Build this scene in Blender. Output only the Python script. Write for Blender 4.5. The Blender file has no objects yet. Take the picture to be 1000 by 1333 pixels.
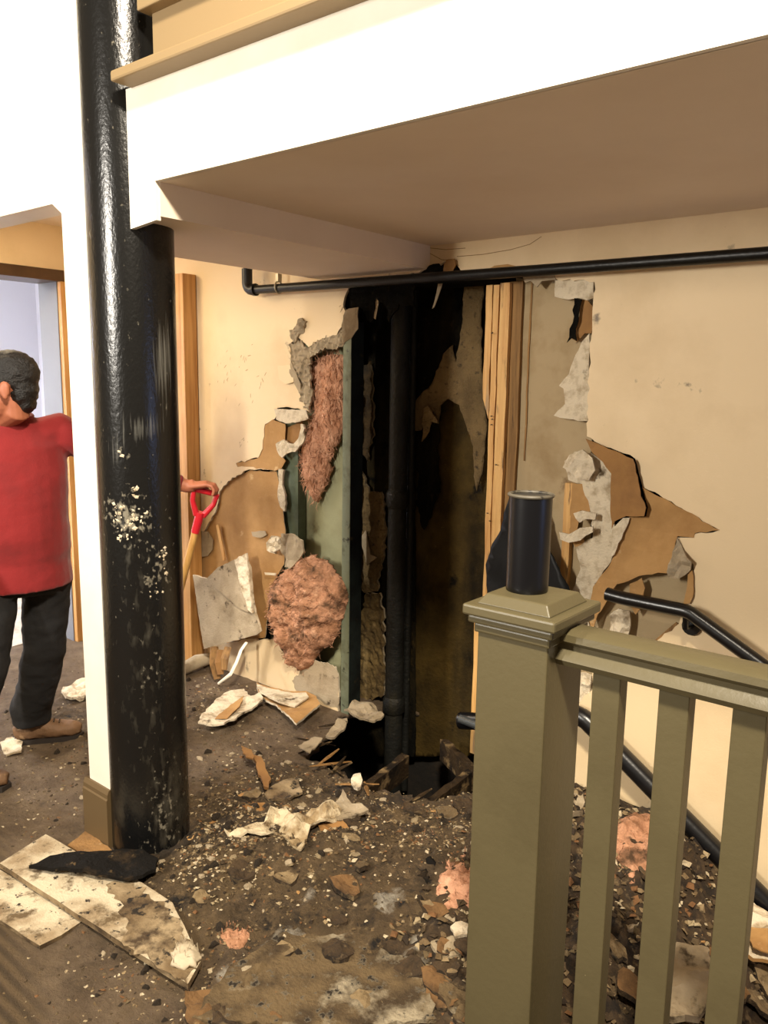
import bpy, bmesh, math, random
from mathutils import Vector, Matrix, noise, geometry
from math import pi, sin, cos, radians

random.seed(7)
SC = bpy.context.scene
COL = SC.collection

# ------------------------------------------------------------------ camera
FPX, YAW, PITCH, ROLL, EYE = 1041.6, radians(38.94), radians(9.32), radians(0.87), 1.6
_h = Vector((-sin(YAW)*cos(PITCH), cos(YAW)*cos(PITCH), -sin(PITCH)))
_r = Vector((cos(YAW), sin(YAW), 0)); _u = _r.cross(_h)
_r, _u = cos(ROLL)*_r + sin(ROLL)*_u, -sin(ROLL)*_r + cos(ROLL)*_u
_o = Vector((0, 0, EYE))
cam = bpy.data.objects.new('camera', bpy.data.cameras.new('camera')); COL.objects.link(cam)
cam.data.sensor_fit = 'VERTICAL'; cam.data.sensor_height = 36; cam.data.lens = FPX/1333*36
cam.data.clip_start = .05
cam.matrix_world = Matrix(((_r.x, _u.x, -_h.x, 0), (_r.y, _u.y, -_h.y, 0), (_r.z, _u.z, -_h.z, EYE), (0, 0, 0, 1)))
SC.camera = cam

# ------------------------------------------------------------------ world, lamps, exposure
w = bpy.data.worlds.new('room_air'); SC.world = w; w.use_nodes = True
w.node_tree.nodes['Background'].inputs[0].default_value = (1.0, .77, .51, 1)
w.node_tree.nodes['Background'].inputs[1].default_value = .20
SC.view_settings.view_transform = 'Standard'; SC.view_settings.look = 'None'
SC.view_settings.gamma = 1; SC.view_settings.use_curve_mapping = False
SC.view_settings.exposure = 0.5

def lamp(name, loc, target, sx, sy, power, col):
    d = bpy.data.lights.new(name, 'AREA'); d.shape = 'RECTANGLE'; d.size = sx; d.size_y = sy
    d.energy = power; d.color = col
    o = bpy.data.objects.new(name, d); COL.objects.link(o); o.location = loc
    o.rotation_euler = (Vector(target)-Vector(loc)).to_track_quat('-Z', 'Y').to_euler()
    return o
lamp('ceiling_lamp', (.1, -.05, 3.85), (-1.4, 1.6, .6), .35, .35, 205, (1, .88, .70))
lamp('hall_lamp', (-2.35, -1.9, 2.35), (-2.3, 1.4, 1.7), .16, .9, 110, (1, .93, .82))
lamp('passage_lamp', (-3.9, 1.75, 2.38), (-3.3, 2.75, .6), .35, .35, 11, (1, .80, .52))
lamp('stair_window', (2.6, 2.0, 1.25), (-1.5, 1.6, 1.3), 1.1, .7, 6, (.35, .5, 1))
lamp('back_room_lamp', (-5.3, 1.3, 2.3), (-6.2, 1.9, .0), .6, .6, 160, (.95, .96, 1))

# ------------------------------------------------------------------ helpers
def at(px, py, axis, val):
    """the point where the line of sight through a photograph pixel meets a plane x/y/z = val"""
    d = _h + _r*((px-500)/FPX) - _u*((py-666.5)/FPX)
    i = 'xyz'.index(axis)
    return _o + d*((val-_o[i])/d[i])
def far(px, py, dist):
    d = _h + _r*((px-500)/FPX) - _u*((py-666.5)/FPX)
    return _o + d*(dist/math.hypot(d.x, d.y))
def lin(c):
    return tuple((x/255/12.92 if x <= 10 else ((x/255+.055)/1.055)**2.4) for x in c)+(1,)
def sm(a, b, x):
    t = min(1, max(0, (x-a)/(b-a))); return t*t*(3-2*t)
def fbm(x, y, z, o=4):
    return noise.fractal(Vector((x, y, z)), 1.0, 2.0, o)

def mat(name, col, rough=.7, layers=(), bump=0, bscale=40, metal=0, attr=None, spec=None, sheen=0, stretch=(1, 1, 1), coat=0, emit=0):
    """col in 0-255 sRGB; layers = (colour, scale, low, high, stretch) noise overlays"""
    m = bpy.data.materials.new(name); m.use_nodes = True
    N, L = m.node_tree.nodes, m.node_tree.links
    b = N['Principled BSDF']
    tc = N.new('ShaderNodeTexCoord')
    prev = N.new('ShaderNodeRGB'); prev.outputs[0].default_value = lin(col); out = prev.outputs[0]
    if attr:
        a = N.new('ShaderNodeAttribute'); a.attribute_name = attr
        out = a.outputs['Color']
    def ntex(scale, st, det=6, r=.6):
        mp = N.new('ShaderNodeMapping'); mp.inputs['Scale'].default_value = st; L.new(tc.outputs['Object'], mp.inputs[0])
        n = N.new('ShaderNodeTexNoise'); n.inputs['Scale'].default_value = scale; n.inputs['Detail'].default_value = det
        n.inputs['Roughness'].default_value = r; L.new(mp.outputs[0], n.inputs['Vector']); return n
    for ly in layers:
        c2, s, lo, hi = ly[:4]; st = ly[4] if len(ly) > 4 else stretch
        n = ntex(s, st)
        mr = N.new('ShaderNodeMapRange'); mr.inputs[1].default_value = lo; mr.inputs[2].default_value = hi
        L.new(n.outputs['Fac'], mr.inputs[0])
        mx = N.new('ShaderNodeMix'); mx.data_type = 'RGBA'
        L.new(mr.outputs[0], mx.inputs[0]); L.new(out, mx.inputs[6]); mx.inputs[7].default_value = lin(c2); out = mx.outputs[2]
    L.new(out, b.inputs['Base Color'])
    b.inputs['Roughness'].default_value = rough; b.inputs['Metallic'].default_value = metal
    if spec is not None: b.inputs['Specular IOR Level'].default_value = spec
    if sheen: b.inputs['Sheen Weight'].default_value = sheen
    if coat: b.inputs['Coat Weight'].default_value = coat; b.inputs['Coat Roughness'].default_value = .12
    if bump:
        n = ntex(bscale, stretch); bp = N.new('ShaderNodeBump'); bp.inputs['Strength'].default_value = bump; bp.inputs['Distance'].default_value = .01
        L.new(n.outputs['Fac'], bp.inputs['Height']); L.new(bp.outputs[0], b.inputs['Normal'])
    return m

def link(name, verts, faces, m, parent=None, smooth=False, fm=None, kind=None, cols=None):
    me = bpy.data.meshes.new(name); me.from_pydata([tuple(v) for v in verts], [], faces)
    for x in (m if isinstance(m, (list, tuple)) else [m]): me.materials.append(x)
    if fm:
        for i, k in enumerate(fm): me.polygons[i].material_index = k
    if smooth:
        for p in me.polygons: p.use_smooth = True
    if cols:
        a = me.color_attributes.new('tint', 'FLOAT_COLOR', 'POINT')
        for i, c in enumerate(cols): a.data[i].color = c
    me.validate(); me.update()
    o = bpy.data.objects.new(name, me); COL.objects.link(o)
    if parent is not None: adopt(o, parent)
    if kind: o['kind'] = kind
    return o
def adopt(o, parent):
    o.parent = parent
    def world(p): return p.matrix_basis.copy() if p.parent is None else world(p.parent) @ p.matrix_parent_inverse @ p.matrix_basis
    o.matrix_parent_inverse = world(parent).inverted()
def tag(o, label, cat, group=None):
    o['label'] = label; o['category'] = cat
    if group: o['group'] = group
    return o
def thing(name, label, cat, loc, group=None):
    e = bpy.data.objects.new(name, None); e.empty_display_size = .05; e.location = loc; COL.objects.link(e)
    return tag(e, label, cat, group)
def lab(o, text): o['label'] = text; return o
def rebase(o):
    """move a one-mesh thing's origin to its own base"""
    vs = [v.co for v in o.data.vertices]
    c = Vector(((min(v.x for v in vs)+max(v.x for v in vs))/2, (min(v.y for v in vs)+max(v.y for v in vs))/2, min(v.z for v in vs)))
    o.data.transform(Matrix.Translation(-c)); o.location = c
    return o

class MB:
    def __init__(s): s.v, s.f, s.m = [], [], []
    def add(s, vs, fs, m=0):
        k = len(s.v); s.v += [Vector(v) for v in vs]; s.f += [tuple(i+k for i in f) for f in fs]; s.m += [m]*len(fs); return s
    def box(s, a, b, m=0, M=None):
        x0, y0, z0 = a; x1, y1, z1 = b
        vs = [Vector(p) for p in ((x0, y0, z0), (x1, y0, z0), (x1, y1, z0), (x0, y1, z0), (x0, y0, z1), (x1, y0, z1), (x1, y1, z1), (x0, y1, z1))]
        if M: vs = [M @ v for v in vs]
        return s.add(vs, [(0, 3, 2, 1), (4, 5, 6, 7), (0, 1, 5, 4), (1, 2, 6, 5), (2, 3, 7, 6), (3, 0, 4, 7)], m)
    def tube(s, path, rad, n=12, m=0, ref=Vector((0, 0, 1)), cap=True):
        """rad: one number, or a list of numbers / (a, b) pairs, one per point"""
        P = [Vector(p) for p in path]; rings = []; a = None
        for i, p in enumerate(P):
            t = (P[min(i+1, len(P)-1)]-P[max(i-1, 0)]).normalized()
            if a is None:
                rf = ref if abs(t.dot(ref)) < .95 else Vector((1, 0, 0))
                a = t.cross(rf).normalized()
            else: a = (a-t*a.dot(t)).normalized()
            b = a.cross(t).normalized()
            r = rad[i] if isinstance(rad, (list, tuple)) else rad
            ra, rb = r if isinstance(r, (list, tuple)) else (r, r)
            rings.append([p + a*ra*cos(2*pi*k/n) + b*rb*sin(2*pi*k/n) for k in range(n)])
        vs = [v for g in rings for v in g]; fs = []
        for i in range(len(P)-1):
            for k in range(n):
                fs.append((i*n+k, (i+1)*n+k, (i+1)*n+(k+1) % n, i*n+(k+1) % n))
        if cap: fs += [tuple(range(n)), tuple(range((len(P)-1)*n+n-1, (len(P)-1)*n-1, -1))]
        return s.add(vs, fs, m)
    def ball(s, c, r, n=14, M=None, m=0):
        c = Vector(c); r = Vector(r if isinstance(r, (list, tuple)) else (r, r, r)); k = n//2
        vs = [Vector((0, 0, 1))]
        for i in range(1, k):
            for j in range(n): vs.append(Vector((sin(pi*i/k)*cos(2*pi*j/n), sin(pi*i/k)*sin(2*pi*j/n), cos(pi*i/k))))
        vs.append(Vector((0, 0, -1))); fs = [(0, 1+j, 1+(j+1) % n) for j in range(n)]
        for i in range(k-2):
            for j in range(n): fs.append((1+i*n+j, 1+(i+1)*n+j, 1+(i+1)*n+(j+1) % n, 1+i*n+(j+1) % n))
        e = len(vs)-1; fs += [(e, 1+(k-2)*n+(j+1) % n, 1+(k-2)*n+j) for j in range(n)]
        vs = [Vector((v.x*r.x, v.y*r.y, v.z*r.z)) for v in vs]
        if M: vs = [M @ v for v in vs]
        return s.add([v+c for v in vs], fs, m)
    def prism(s, poly, axis, a, b, m=0):
        """polygon extruded along an axis: poly in the two other coordinates, in cyclic order"""
        n = len(poly)
        def P(u, v, t): return {'x': (t, u, v), 'y': (v, t, u), 'z': (u, v, t)}[axis]
        vs = [P(u, v, a) for u, v in poly]+[P(u, v, b) for u, v in poly]
        fs = [tuple(range(n-1, -1, -1)), tuple(range(n, 2*n))]+[(i, (i+1) % n, n+(i+1) % n, n+i) for i in range(n)]
        return s.add(vs, fs, m)
    def build(s, name, m, parent=None, smooth=False, kind=None, bevel=0):
        o = link(name, s.v, s.f, m, parent, smooth, s.m, kind)
        bm = bmesh.new(); bm.from_mesh(o.data); bmesh.ops.recalc_face_normals(bm, faces=bm.faces)
        if bevel: bmesh.ops.bevel(bm, geom=bm.edges[:], offset=bevel, segments=2, profile=.5, affect='EDGES')
        bm.to_mesh(o.data); bm.free()
        if smooth: autosmooth(o)
        return o
def autosmooth(o, ang=40):
    me = o.data
    bm = bmesh.new(); bm.from_mesh(me)
    for e in bm.edges:
        if len(e.link_faces) == 2 and e.calc_face_angle(0) > radians(ang): e.smooth = False
    bm.to_mesh(me); bm.free()

def struct(o): o['kind'] = 'structure'; return o

def inside(x, y, P):
    r = False; j = len(P)-1
    for i in range(len(P)):
        if (P[i][1] > y) != (P[j][1] > y) and x < (P[j][0]-P[i][0])*(y-P[i][1])/(P[j][1]-P[i][1])+P[i][0]: r = not r
        j = i
    return r
def rag(P, amp, step=.02, seed=0):
    rnd = random.Random(seed); out = []; n = len(P)
    for i in range(n):
        a = Vector((P[i][0], P[i][1])); b = Vector((P[(i+1) % n][0], P[(i+1) % n][1])); d = b-a; k = max(1, int(d.length/step))
        nr = Vector((-d.y, d.x)).normalized() if d.length > 1e-6 else Vector((0, 0))
        for j in range(k):
            q = a+d*(j/k)
            if j: q = q+nr*rnd.uniform(-amp, amp)+d.normalized()*rnd.uniform(-.25, .25)*step
            out.append((q.x, q.y))
    return out
def area(P): return sum(P[i][0]*P[(i+1) % len(P)][1]-P[(i+1) % len(P)][0]*P[i][1] for i in range(len(P)))/2

def sheet(name, poly, place, thick, m, disp=None, step=0, jag=0, jstep=.02, holes=(), parent=None, seed=0, smooth=False, kind=None, cols=None, hjag=None):
    """flat or bent piece of board / paper: ragged outline, real thickness, material 1 on its torn edge"""
    outer = rag(poly, jag, jstep, seed) if jag else list(poly)
    if area(outer) < 0: outer.reverse()
    hs = []
    for q, hh in enumerate(holes):
        g = rag(hh, hjag if hjag is not None else jag, jstep, seed+5+q)
        hs.append(g)
    V, E = [], []
    for L in [outer]+hs:
        k = len(V); V += [Vector(p) for p in L]; E += [(k+i, k+(i+1) % len(L)) for i in range(len(L))]
    if step:
        x0, x1 = min(p[0] for p in outer), max(p[0] for p in outer); y0, y1 = min(p[1] for p in outer), max(p[1] for p in outer)
        rnd = random.Random(seed+1); y = y0+step/2; row = 0
        while y < y1:
            x = x0+step/2+(row % 2)*step/2
            while x < x1:
                xx, yy = x+rnd.uniform(-.15, .15)*step, y+rnd.uniform(-.15, .15)*step
                if inside(xx, yy, outer) and not any(inside(xx, yy, g) for g in hs): V.append(Vector((xx, yy)))
                x += step
            y += step; row += 1
    r = geometry.delaunay_2d_cdt(V, E, [], 1, 1e-6)
    vs, tris = r[0], []
    for f in r[2]:
        c = (vs[f[0]]+vs[f[1]]+vs[f[2]])/3
        if inside(c.x, c.y, outer) and not any(inside(c.x, c.y, g) for g in hs):
            a, b, d = (vs[i] for i in f)
            tris.append(tuple(f) if (b-a).cross(d-a) > 0 else (f[0], f[2], f[1]))
    used = sorted({i for f in tris for i in f}); mp = {k: i for i, k in enumerate(used)}; n = len(used)
    D = [(disp(vs[k].x, vs[k].y) if disp else 0) for k in used]
    top = [place(vs[k].x, vs[k].y, D[i]) for i, k in enumerate(used)]
    bot = [place(vs[k].x, vs[k].y, D[i]-thick) for i, k in enumerate(used)]
    fs = [tuple(mp[i] for i in f) for f in tris]; cnt = {}
    for f in fs:
        for i in range(3): cnt[(f[i], f[(i+1) % 3])] = 1
    F = list(fs); M = [0]*len(fs)
    if thick:
        F += [(f[0]+n, f[2]+n, f[1]+n) for f in fs]; M += [len(m)-1 if isinstance(m, list) else 0]*len(fs)
        for (a, b) in cnt:
            if (b, a) not in cnt: F.append((b, a, a+n, b+n)); M.append(1 if isinstance(m, list) and len(m) > 1 else 0)
    cc = None
    if cols: cc = [cols(vs[k].x, vs[k].y) for k in used]*(2 if thick else 1)
    return link(name, top+(bot if thick else []), F, m, parent, smooth, M, kind, cc)
def wallmap(Y): return lambda u, v, w: (u, Y-w, v)
def floormap(z=0): return lambda u, v, w: (u, v, z+w)
def pw(pts, Y): return [(q.x, q.z) for q in (at(x, y, 'y', Y) for x, y in pts)]      # pixel outline -> wall plane
def pf(pts, z=0): return [(q.x, q.y) for q in (at(x, y, 'z', z) for x, y in pts)]    # pixel outline -> floor plane

# ------------------------------------------------------------------ materials
WHITE = mat('white_paint', (238, 232, 220), .55, [((226, 216, 198), 1.3, .45, .7)], .05, 120)
CREAM = mat('cream_wall_paint', (224, 200, 160), .6, [((206, 180, 138), 2.2, .5, .8), ((120, 104, 84), 9, .66, .74)], .06, 150)
CEIL = mat('ceiling_paint', (230, 214, 194), .75, [((218, 200, 178), 1.1, .45, .75)], .05, 200)
GYPSUM = mat('gypsum', (212, 198, 172), .95, [((158, 138, 108), 22, .48, .7), ((84, 68, 46), 14, .60, .70)], .5, 120)
GYPDIRTY = mat('grey_gypsum', (166, 150, 124), .95, [((122, 106, 80), 9, .45, .75), ((66, 52, 34), 17, .60, .70)], .35, 90)
KRAFT = mat('brown_backing_paper', (176, 136, 84), .85, [((148, 108, 60), 5, .42, .7), ((205, 176, 130), 13, .64, .74)], .18, 45)
KRAFTD = mat('dark_backing_paper', (146, 106, 58), .85, [((116, 80, 42), 5, .45, .7)], .18, 45)
GREENBOARD = mat('pale_green_board', (152, 152, 118), .85, [((120, 116, 82), 4, .4, .75), ((96, 86, 54), 9, .6, .75)], .1, 80)
STEEL = mat('green_grey_steel', (122, 130, 108), .55, [((82, 84, 62), 12, .5, .7), ((30, 28, 18), 18, .64, .72)], .1, 80, .3)
STEELD = mat('dark_steel', (30, 37, 33), .6, [((12, 14, 11), 9, .42, .62), ((70, 62, 40), 18, .62, .72)], .2, 60, .3)
SOOT = mat('mouldy_black_board', (11, 10, 7), .95, [((40, 33, 16), 4, .46, .66, (1, 1, .35)), ((72, 58, 32), 15, .60, .76), ((5, 5, 4), 5, .5, .62)], .8, 45, spec=.1)
OLIVE = mat('damp_olive_board', (78, 62, 27), .85, [((44, 34, 14), 2.6, .38, .6), ((9, 8, 5), 2.1, .50, .62, (1, 1, .5)), ((92, 76, 46), 30, .68, .76), ((14, 11, 6), 9, .6, .7)], .6, 55, spec=.15)
TANB = mat('tan_plaster_skin', (114, 94, 60), .95, [((78, 62, 36), 6, .42, .7), ((58, 46, 28), 34, .58, .7)], 1, 80)
STAINED = mat('stained_board', (168, 148, 114), .9, [((128, 102, 62), 3, .5, .75), ((98, 70, 36), 8, .62, .76)], .15, 70)
PINE = mat('pine', (214, 170, 104), .6, [((184, 130, 66), 6, .4, .7, (9, 9, .5)), ((96, 66, 34), 7, .58, .70, (6, 6, .8)), ((150, 132, 104), 3, .56, .7)], .15, 60, stretch=(8, 8, .6))
PINED = mat('old_timber', (150, 112, 62), .75, [((104, 74, 38), 6, .4, .7, (9, 9, .5)), ((50, 34, 18), 9, .6, .75)], .2, 60, stretch=(8, 8, .6))
ORANGEW = mat('varnished_pine', (202, 154, 92), .45, [((168, 116, 58), 6, .4, .7, (9, 9, .4))], .05, 60)
ROTTEN = mat('wet_rotten_timber', (54, 40, 22), .85, [((22, 15, 8), 8, .42, .65), ((140, 116, 80), 12, .54, .70)], .8, 50, spec=.2)
BLACKP = mat('black_pipe_paint', (8, 8, 8), .38, [((24, 23, 20), 8, .5, .8)], .12, 60, spec=.35)
STACKM = mat('rusty_black_stack', (30, 30, 27), .55, [((13, 13, 11), 6, .4, .65), ((44, 40, 28), 9, .58, .72, (1, 1, .3)), ((112, 102, 80), 30, .70, .75, (1, 1, .5))], .6, 50, spec=.3)
OLIVEP = mat('olive_grey_paint', (88, 80, 56), .42, [((76, 68, 46), 3, .45, .75), ((180, 166, 132), 46, .74, .76)], .08, 60)
TAUPE = mat('taupe_paint', (98, 80, 54), .5, [((96, 78, 52), 4, .45, .75)], .05, 80)
BEIGEP = mat('beige_panel_paint', (142, 120, 86), .5, [], .05, 80)
BALC = mat('brown_balcony_panel', (108, 88, 58), .5, [], .05, 80)
RAILP = mat('black_rail_paint', (13, 13, 15), .3, [], .06, 50)
PINK = mat('pink_fibreglass', (206, 154, 122), .98, [((172, 120, 88), 12, .42, .62), ((222, 176, 144), 26, .56, .72), ((96, 62, 40), 8, .58, .70)], 1, 70)
PINKD = mat('dirty_pink_fibreglass', (188, 138, 106), .98, [((138, 96, 66), 12, .42, .62), ((210, 162, 128), 22, .56, .72), ((76, 54, 34), 9, .54, .66)], 1, 70)
NAVY = mat('navy_black_enamel', (7, 8, 13), .30, [], .02, 60)
TAR = mat('black_sheeting', (6, 6, 6), .5, [((12, 12, 12), 9, .5, .7)], .1, 30, spec=.25)
RUBBER = mat('torn_black_rubber', (15, 12, 9), .85, [((52, 40, 26), 12, .54, .7), ((96, 78, 52), 30, .64, .72)], .7, 60, spec=.2)
PAINTEDPLY = mat('dirty_white_plank', (200, 186, 158), .85, [((148, 128, 98), 6, .44, .62), ((96, 78, 52), 15, .55, .66), ((34, 25, 15), 40, .60, .66)], .5, 80)
MUDPLY = mat('muddy_plank', (160, 140, 108), .9, [((108, 88, 60), 6, .36, .58), ((66, 50, 31), 13, .5, .64), ((30, 22, 12), 34, .58, .66)], .5, 70)
SKIN = mat('skin', (164, 100, 72), .55, [((146, 84, 60), 9, .45, .75)], .05, 200)
HAIRM = mat('black_hair', (17, 14, 13), .5, [((38, 32, 28), 60, .5, .8, (1, 1, .2))], .6, 160)
REDC = mat('red_jersey', (128, 16, 18), .85, [((114, 13, 15), 10, .45, .75)], .25, 30, sheen=.2)
BLACKC = mat('charcoal_trousers', (20, 19, 20), .9, [((32, 30, 29), 10, .5, .75)], .35, 30)
BOOT = mat('dusty_tan_leather', (112, 82, 54), .7, [((70, 48, 30), 10, .42, .7), ((160, 130, 96), 22, .6, .75)], .3, 50)
SOLE = mat('dark_sole', (40, 32, 26), .8)
REDPL = mat('red_plastic', (186, 30, 42), .35)
SPADE = mat('spade_steel', (90, 92, 92), .4, [((58, 46, 34), 12, .5, .65)], .1, 60, .8)
ASH = mat('ash_handle', (196, 152, 86), .5, [((168, 122, 60), 6, .4, .7, (9, 9, .5))], .05, 60)
CLOTH = mat('dirty_white_sheeting', (186, 172, 146), .85, [((128, 110, 84), 7, .5, .7)], .3, 30)
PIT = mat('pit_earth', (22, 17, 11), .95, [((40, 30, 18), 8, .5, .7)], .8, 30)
CHIP = mat('rubble_chips', (100, 80, 60), .95, (), .5, 90, attr='tint')
CLOD = mat('muddy_clods', (66, 50, 30), .95, [((32, 23, 13), 14, .42, .6), ((120, 100, 70), 26, .56, .7)], 1, 50)
COOLW = mat('cool_white_wall', (214, 216, 226), .6, [], .03, 100)
SHADEW = mat('shaded_reveal', (120, 122, 128), .6, [], .03, 100)  # shade on the door reveal painted in as grey
BROWNW = mat('dark_wood_frame', (84, 58, 34), .4, [((60, 40, 22), 6, .4, .7)], .05, 60)
ORANGE = mat('orange_card', (214, 128, 56), .8, [((180, 96, 36), 20, .5, .7)], .1, 60)

# black column: paint with real scuffs (masks carried as vertex attribute)
COLM = mat('gloss_black_column', (15, 15, 15), .28, [], 0)
def _colmat(m):
    N, L = m.node_tree.nodes, m.node_tree.links; b = N['Principled BSDF']
    tc = N.new('ShaderNodeTexCoord'); a = N.new('ShaderNodeAttribute'); a.attribute_name = 'tint'
    sp = N.new('ShaderNodeSeparateColor'); L.new(a.outputs['Color'], sp.inputs[0])
    def nz(scale, st):
        mp = N.new('ShaderNodeMapping'); mp.inputs['Scale'].default_value = st; L.new(tc.outputs['Object'], mp.inputs[0])
        n = N.new('ShaderNodeTexNoise'); n.inputs['Scale'].default_value = scale; n.inputs['Detail'].default_value = 6; L.new(mp.outputs[0], n.inputs['Vector']); return n.outputs['Fac']
    def thr(n, at_, lo, hi):
        s = N.new('ShaderNodeMath'); s.operation = 'ADD'; L.new(n, s.inputs[0]); L.new(at_, s.inputs[1])
        r = N.new('ShaderNodeMapRange'); r.inputs[1].default_value = lo; r.inputs[2].default_value = hi; L.new(s.outputs[0], r.inputs[0]); return r.outputs[0]
    streak = thr(nz(150, (1, 1, .035)), sp.outputs[0], .88, 1.15)
    dust = thr(nz(46, (1, 1, .35)), sp.outputs[1], .84, 1.2)
    spk = thr(nz(60, (1, 1, .8)), sp.outputs[2], .72, .84)
    out = None
    base = N.new('ShaderNodeRGB'); base.outputs[0].default_value = lin((15, 15, 15)); out = base.outputs[0]
    for f, c in ((streak, (92, 91, 86)), (dust, (58, 54, 44)), (spk, (120, 114, 100))):
        mx = N.new('ShaderNodeMix'); mx.data_type = 'RGBA'; L.new(f, mx.inputs[0]); L.new(out, mx.inputs[6]); mx.inputs[7].default_value = lin(c); out = mx.outputs[2]
    L.new(out, b.inputs['Base Color'])
    rr = N.new('ShaderNodeMapRange'); rr.inputs[3].default_value = .24; rr.inputs[4].default_value = .8; L.new(dust, rr.inputs[0]); L.new(rr.outputs[0], b.inputs['Roughness'])
    n = nz(110, (1, 1, .6)); bp = N.new('ShaderNodeBump'); bp.inputs['Strength'].default_value = .2; bp.inputs['Distance'].default_value = .006
    L.new(n, bp.inputs['Height']); L.new(bp.outputs[0], b.inputs['Normal'])
_colmat(COLM)

# floor: dirt over carpet (zone attribute: red = mud, green = plaster dust, blue = striped carpet)
FLOORM = mat('dirty_floor', (90, 70, 50), .9, [], 0)
def _floormat(m):
    N, L = m.node_tree.nodes, m.node_tree.links; b = N['Principled BSDF']
    tc = N.new('ShaderNodeTexCoord'); a = N.new('ShaderNodeAttribute'); a.attribute_name = 'tint'
    sp = N.new('ShaderNodeSeparateColor'); L.new(a.outputs['Color'], sp.inputs[0])
    def nz(scale, det=8, r=.65):
        n = N.new('ShaderNodeTexNoise'); n.inputs['Scale'].default_value = scale; n.inputs['Detail'].default_value = det; n.inputs['Roughness'].default_value = r
        L.new(tc.outputs['Object'], n.inputs['Vector']); return n.outputs['Fac']
    def mr(x, lo, hi):
        r = N.new('ShaderNodeMapRange'); r.inputs[1].default_value = lo; r.inputs[2].default_value = hi; L.new(x, r.inputs[0]); return r.outputs[0]
    def mx(f, x, y):
        k = N.new('ShaderNodeMix'); k.data_type = 'RGBA'; L.new(f, k.inputs[0])
        for s, v in ((6, x), (7, y)):
            if isinstance(v, tuple): k.inputs[s].default_value = lin(v)
            else: L.new(v, k.inputs[s])
        return k.outputs[2]
    def ma(op, x, y):
        k = N.new('ShaderNodeMath'); k.operation = op; L.new(x, k.inputs[0])
        if isinstance(y, (int, float)): k.inputs[1].default_value = y
        else: L.new(y, k.inputs[1])
        return k.outputs[0]
    wv = N.new('ShaderNodeTexWave'); wv.inputs['Scale'].default_value = 9; wv.inputs['Distortion'].default_value = .6; wv.bands_direction = 'Y'
    L.new(tc.outputs['Object'], wv.inputs['Vector'])
    carpet = mx(mr(wv.outputs['Fac'], .1, .9), (74, 58, 36), (104, 84, 56))
    mud = mx(mr(nz(5), .36, .62), (46, 34, 19), (102, 82, 54))
    mud = mx(mr(nz(24), .52, .72), mud, (122, 100, 70))
    mud = mx(mr(nz(17), .56, .68), mud, (22, 15, 8))
    base = mx(ma('MULTIPLY', sp.outputs[2], 1.0), mx(mr(nz(7), .35, .65), (92, 74, 54), (126, 106, 82)), carpet)
    fac = mr(ma('ADD', nz(9), sp.outputs[0]), .75, 1.05)
    c = mx(fac, base, mud)
    dust = mr(ma('ADD', nz(14), sp.outputs[1]), .95, 1.15)
    c = mx(dust, c, (176, 168, 152))
    L.new(c, b.inputs['Base Color'])
    bp = N.new('ShaderNodeBump'); bp.inputs['Strength'].default_value = 1; bp.inputs['Distance'].default_value = .025
    L.new(nz(38, 9, .75), bp.inputs['Height']); L.new(bp.outputs[0], b.inputs['Normal'])
_floormat(FLOORM)

# ------------------------------------------------------------------ setting
YW = 2.75                                     # back wall plane
YF = 1.43                                     # mezzanine edge / guard rail plane
XC = -2.0                                     # right face of the dropped beam
ZC, ZB, ZL = 2.145, 2.052, 2.43               # soffit, beam underside, passage ceiling

# back wall: painted board, torn open in the middle
HOLE = [(455, 372), (447, 394), (450, 418), (438, 437), (420, 441), (402, 452), (389, 440), (376, 449), (381, 470), (386, 484), (391, 500), (391, 515), (396, 526), (402, 536),
        (380, 531), (361, 531), (358, 545), (345, 552), (342, 584), (336, 596), (307, 603), (309, 608), (355, 611), (324, 611), (297, 626),
        (286, 640), (282, 662), (270, 684), (257, 702), (254, 748), (262, 792), (280, 840), (322, 832), (360, 834), (400, 858), (436, 868), (440, 890),
        (440, 940), (620, 1010), (740, 1010), (741, 925), (757, 912), (771, 898), (776, 842), (784, 842), (836, 846), (850, 838), (884, 812), (898, 784), (903, 735), (886, 715), (882, 700),
        (903, 700), (905, 695), (937, 690), (880, 658), (837, 634), (827, 597), (802, 586), (764, 568), (766, 530), (767, 480), (771, 432), (774, 367), (660, 356), (600, 352), (590, 340), (556, 346), (540, 356)]
hole = pw(HOLE, YW)
xs = [-4.4, 1.4]
wall = sheet('wall_back', [(-4.4, 0), (-2.3, 0), (-2.3, -.001), (-1.0, -.001), (-1.0, -.9), (1.4, -.9), (1.4, 2.6), (-4.4, 2.6)], wallmap(YW), .013, [CREAM, GYPSUM, GYPDIRTY], step=0, holes=[hole], seed=3, hjag=.006)
struct(wall)
MB().box((-4.6, 3.06, -1), (1.5, 3.1, 2.6)).build('light_block_back', SOOT, wall)  # added board behind the wall, keeps stray world light out
struct(MB().box((-2.42, 2.764, 2.0), (-1.2, 3.06, 2.6)).build('light_block_top', SOOT))  # added block closing the shaft top against light leaks

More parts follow.
